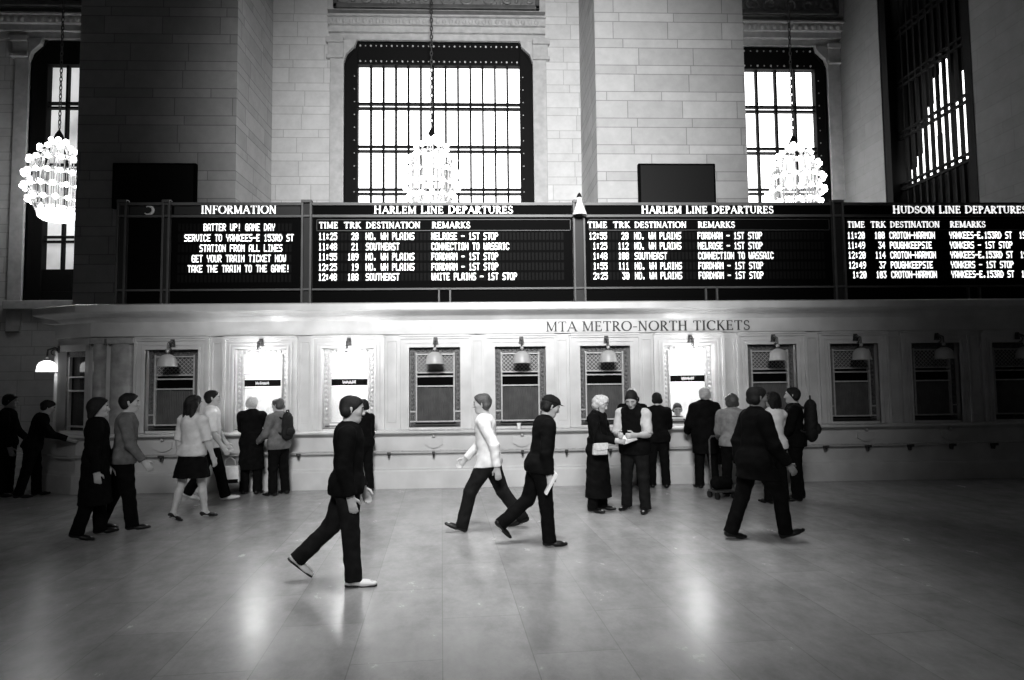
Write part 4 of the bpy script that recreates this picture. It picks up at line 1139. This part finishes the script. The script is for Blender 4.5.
# the couple
N_, FN, P = person('blonde woman in long black coat holding a paper, facing the man in the vest', 599, 511, -122, 1.66, hair=('curly', HBL), coat=(CB, .20, .235), legs_w=CB, legs=((2, 3, 3, 0), (-2, 3, 3, 0)), arms=((12, 8, 72, 18, 60), (18, 6, 66, 10, 60)), head=(22, 0), bvx=.0075)
O_, FO, P = person('man in dark vest with bare forearms bending over the paper of the blonde woman', 636, 511, 146, 1.75, hair=('short', HB), top=('shirt', CL, .5), legs_w=CB2, legs=((3, 5, 4, 0), (-3, 6, 3, 0)), arms=((16, 10, 78, 22, 60), (14, 10, 80, 28, 60)), head=(30, 10), lean=4, bvx=.0075)
torso_wear(FO, CB, O_, 'vest', 0, hem=-.06, ease=.016, seed=4)
person('person peeping out behind the man in the vest, only the head showing', 634, 489, -8, 1.73, hair=('short', HBL), top=('jacket', CB, 1.0), legs_w=CB, legs=STAND, bvx=.011)
person('person in black standing at the counter just left of the clerk, back turned', 659, 487.5, -4, 1.64, top=('jacket', CB, 1.0, -.05, .014), legs_w=CB, legs=STAND, arms=((25, 9, 60, 8), (24, 9, 60, 8)), bvx=.01)
Q_, FQ, P = person('grey-haired person in bulky black coat standing with back turned at the lit clerk window', 707, 488, 2, 1.72, hair=('short', HG), top=('coat', CB, 1.0, -.18, .022), legs_w=CB, legs=STAND, arms=((14, 14, 40, 8), (5, 10, 14, 0, 70)), girth=1.1, bvx=.01)
# the cluster on the right
person('person in grey jacket beside a luggage trolley, half hidden by a striding figure', 735, 497, -20, 1.62, hair=('curly', HBR), top=('jacket', CM, 1.0, -.03, .02), legs_w=CB, legs=STAND, arms=((20, 8, 40, 0), (10, 8, 20, 0)), bvx=.01)
person('tall person in black striding right in front of the group at the right', 757, 541, -84, 1.80, skin=SKIN_SHADED, top=('jacket', CB, 1.0, -.12, .018), legs_w=CB, legs=((-14, 2, 6, 8), (32, 3, 26, -18)), arms=((-16, 8, 20, 0), (18, 8, 24, 0)), bvx=.0075, lean=4)
U_, FU, P = person('dark-haired woman in white top beside the person with the big backpack', 776, 503, 20, 1.66, hair=('bob', HB), top=('blouse', CW, .5, -.04), legs_w=CB, legs=STAND, arms=((10, 8, 20, 0), (20, 8, 60, 15)), bvx=.01)
V_, FV, P = person('person in black wearing a big dark backpack, rightmost of the group', 797, 500, 66, 1.72, hair=('short', HB), top=('jacket', CB, 1.0, -.05, .014), legs_w=CB, legs=STAND, arms=((16, 8, 30, 0), (10, 8, 30, 0)), bvx=.01)
# clerk behind the glass of the seventh window
p = at(677, 410, YW+.86)
t = thing('person', 'clerk sitting behind the glass of the lit window, head and shoulders showing', 'person', (p.x, p.y, 0), rad(170), PPL)
f = Fig(1.70, legs=((84, 6, 86, 0), (84, 6, 86, 0)), arms=((18, 8, 76, 10), (18, 8, 76, 10)), lean=4, head=(12, 0))
dz = (p.z+.02)-f.hc[2]; 
body_mesh(f, SKIN_SHADED, t, .01); face_bits(f, t, HB); hair_mesh(f, 'short', HB, t); torso_wear(f, CL, t, 'shirt', 1.0, seed=3); trousers(f, CB, t); shoes(f, SB, t)
st_h = f.hip[2]-.10
t.location.z = max(dz, 0)
s = thing('stool', 'plain grey stool under the clerk behind the lit window', 'stool', (p.x, p.y, 0))
zt = st_h+t.location.z-.075
MB().lathe([(.0, zt-.05), (.17, zt-.05), (.18, zt-.02), (.17, zt), (0, zt)], n=20).build('seat', CG, s, True)
MB().tube([(0, 0, .05), (0, 0, zt-.05)], .03).build('post', BRONZE2, s)
MB().lathe([(0, 0), (.22, 0), (.2, .03), (.03, .06), (0, .06)], n=20).build('base', BRONZE2, s, True)

# ------------------------------------------------------------------ bags, papers and small things
def backpack(label, t, f, size):
    H = f.H; c = f.P(0, -.076-size*.186/H, .19); R = f.T; g = lambda x, y, z: c+R@np.array([x, y, z])*size
    b = thing('backpack', label, 'backpack', wpt(t, c), t.rotation_euler.z); o = lambda *q: R@np.array(q)*size
    v = Vol(.009, .012, .003, 4); v.cap(o(0, .0, -.32), o(0, 0, .30), .30*size, .26*size, R, (1, .62, 1)); v.mesh('main_bag', CAN, b)
    v = Vol(.009, .01, .002, 2); v.cap(o(-.1, -.16, -.25), o(.1, -.16, -.25), .15*size, .15*size, R, (1, .6, 1)); v.mesh('front_pocket', CAN, b)
    for s in (-1, 1):
        q = MB(); q.tube([o(s*.18, .15, .3), o(s*.22, .40, .42), o(s*.24, .62, .2), o(s*.24, .55, -.15), o(s*.2, .15, -.35)], .018, 6); q.build('strap', CAN, b, True)
    q = MB(); q.tube([o(-.07, 0, .54), o(-.05, 0, .64), o(.05, 0, .64), o(.07, 0, .54)], .012, 6); q.build('top_loop', CAN, b, True)
backpack('big dark backpack on the rightmost person of the group', V_, FV, .56)
backpack('small dark backpack on the jacketed person at the second ticket window', PACK1[0], PACK1[1], .40)

def bag(name, label, p, rz, w, h, d, m, m2, strap, base=None):
    b = thing(name, label, 'bag', p, rz)
    MB().prism([(-w*.5, -h*.5), (w*.5, -h*.5), (w*.45, h*.5), (-w*.45, h*.5)], -d*.5, d*.5).build('bag_body', m, b, bevel=.018)
    if not base:
        fl = MB().prism([(-w*.47, h*.53), (-w*.49, h*.02), (-w*.2, -h*.1), (w*.2, -h*.1), (w*.49, h*.02), (w*.47, h*.53)], -d*.5-.012, -d*.5+.01).build('flap', m2, b, bevel=.006)
        MB().ball((0, -d*.5-.014, -h*.04), .009, 8, 6).build('clasp', BRASS, fl, True)
    q = MB(); q.tube(strap, .007, 6); q.build('strap', CB if name == 'handbag' else m2, b, True)
    if base: MB().box(-w*.45, w*.45, -d*.52, d*.52, -h*.54, -h*.28).build('dark_base', base, b, bevel=.01)
    return b
p = at(600, 449, 8.90)
bag('handbag', 'small pale handbag hanging on the coat front of the blonde woman', p, rad(14), .22, .16, .07, BAGL, BAGL, [(-.10, 0, .05), (-.07, .02, .2), (.04, .04, .42), (.06, .16, .56)])
q = MB(); q.box(-.11, .0, -.075, .075, -.002, .002).box(.0, .11, -.075, .075, -.001, .003)
hn = (wpt(N_, FN.arm[0]['w']+FN.arm[0]['d']*.10)+wpt(N_, FN.arm[1]['w']+FN.arm[1]['d']*.10))/2
o = q.build('open_leaflet', PAPER, loc=hn+Vector((.05, -.01, .03))); o.rotation_euler = (rad(38), rad(-18), rad(10)); tag(o, 'white leaflet held open between the blonde woman and the man in the vest', 'leaflet')
bag('tote_bag', 'white tote bag with dark base carried by the man in white short sleeves', at(230, 474, 10.62), rad(10), .30, .26, .13, CW, CL, [(-.09, 0, .08), (-.07, 0, .22), (.0, 0, .27), (.07, 0, .22), (.09, 0, .08)], CB)
bag('shoulder_bag', 'dark shoulder bag hanging at the side of the grey-haired person in black', at(722, 456, 10.95), rad(60), .28, .26, .12, CB2, CB, [(-.09, 0, .08), (-.06, .0, .38), (.0, .0, .62), (.06, .0, .38), (.09, 0, .08)])
d = CF+(722-512)/FPX*CR-(498-340)/FPX*CU; P = Vector((0, 0, CAMH))+d*(-CAMH/d.z)
t = thing('luggage_trolley', 'low dark luggage trolley on small wheels beside the person in the grey jacket', 'trolley', (P.x, P.y, 0), rad(15))
MB().box(-.17, .17, -.12, .12, .10, .13).build('platform', BRONZE2, t, bevel=.01)
MB().tube([(.12, .10, .12), (.12, .12, .9), (.08, .12, .95), (-.08, .12, .95), (-.12, .12, .9), (-.12, .10, .12)], .014, 8).build('handle_frame', BRONZE2, t, True)
w0 = None
for x in (-.15, .15):
    for y in (-.10, .10):
        if w0 is None: w0 = MB().tube([(-.016, 0, 0), (.016, 0, 0)], .055, 14).build('wheel', SB, t, True, loc=(x, y, .056))
        else: copy_part(w0, t, (x, y, .056))
v = Vol(.009, .01, .002, 2); v.cap((-.09, 0, .24), (.09, 0, .24), .10, .10, np.eye(3), (1, .9, 1)); v.mesh('strapped_bag', CB, t)
p = at(519, 427, YW-.22)
t = thing('paper_cup', 'small white paper cup on the counter ledge between the two middle walkers', 'cup', (p.x, YW-.20, 1.001))
MB().lathe([(.0, .0), (.028, .0), (.038, .095), (.034, .095), (.026, .01), (0, .01)], n=18).build('cup_body', PAPER, t, True)
MB().lathe([(.033, .090), (.041, .093), (.041, .103), (.03, .106), (0, .106)], n=18).build('lid', WHITE, t, True)
t = thing('ticket_machine', 'low dark ticket machine on the sill inside the clerk window', 'ticket machine', (WX[6]-.13, YW+.42, 1.0))
MB().prism([(-.16, 0), (.16, 0), (.16, .07), (.10, .15), (-.10, .15), (-.16, .07)], -.1, .12).build('case', CB2, t, bevel=.01)
MB().box(-.1, .1, -.105, -.10, .05, .11).build('display', mat('small_display', .2, .3), t)
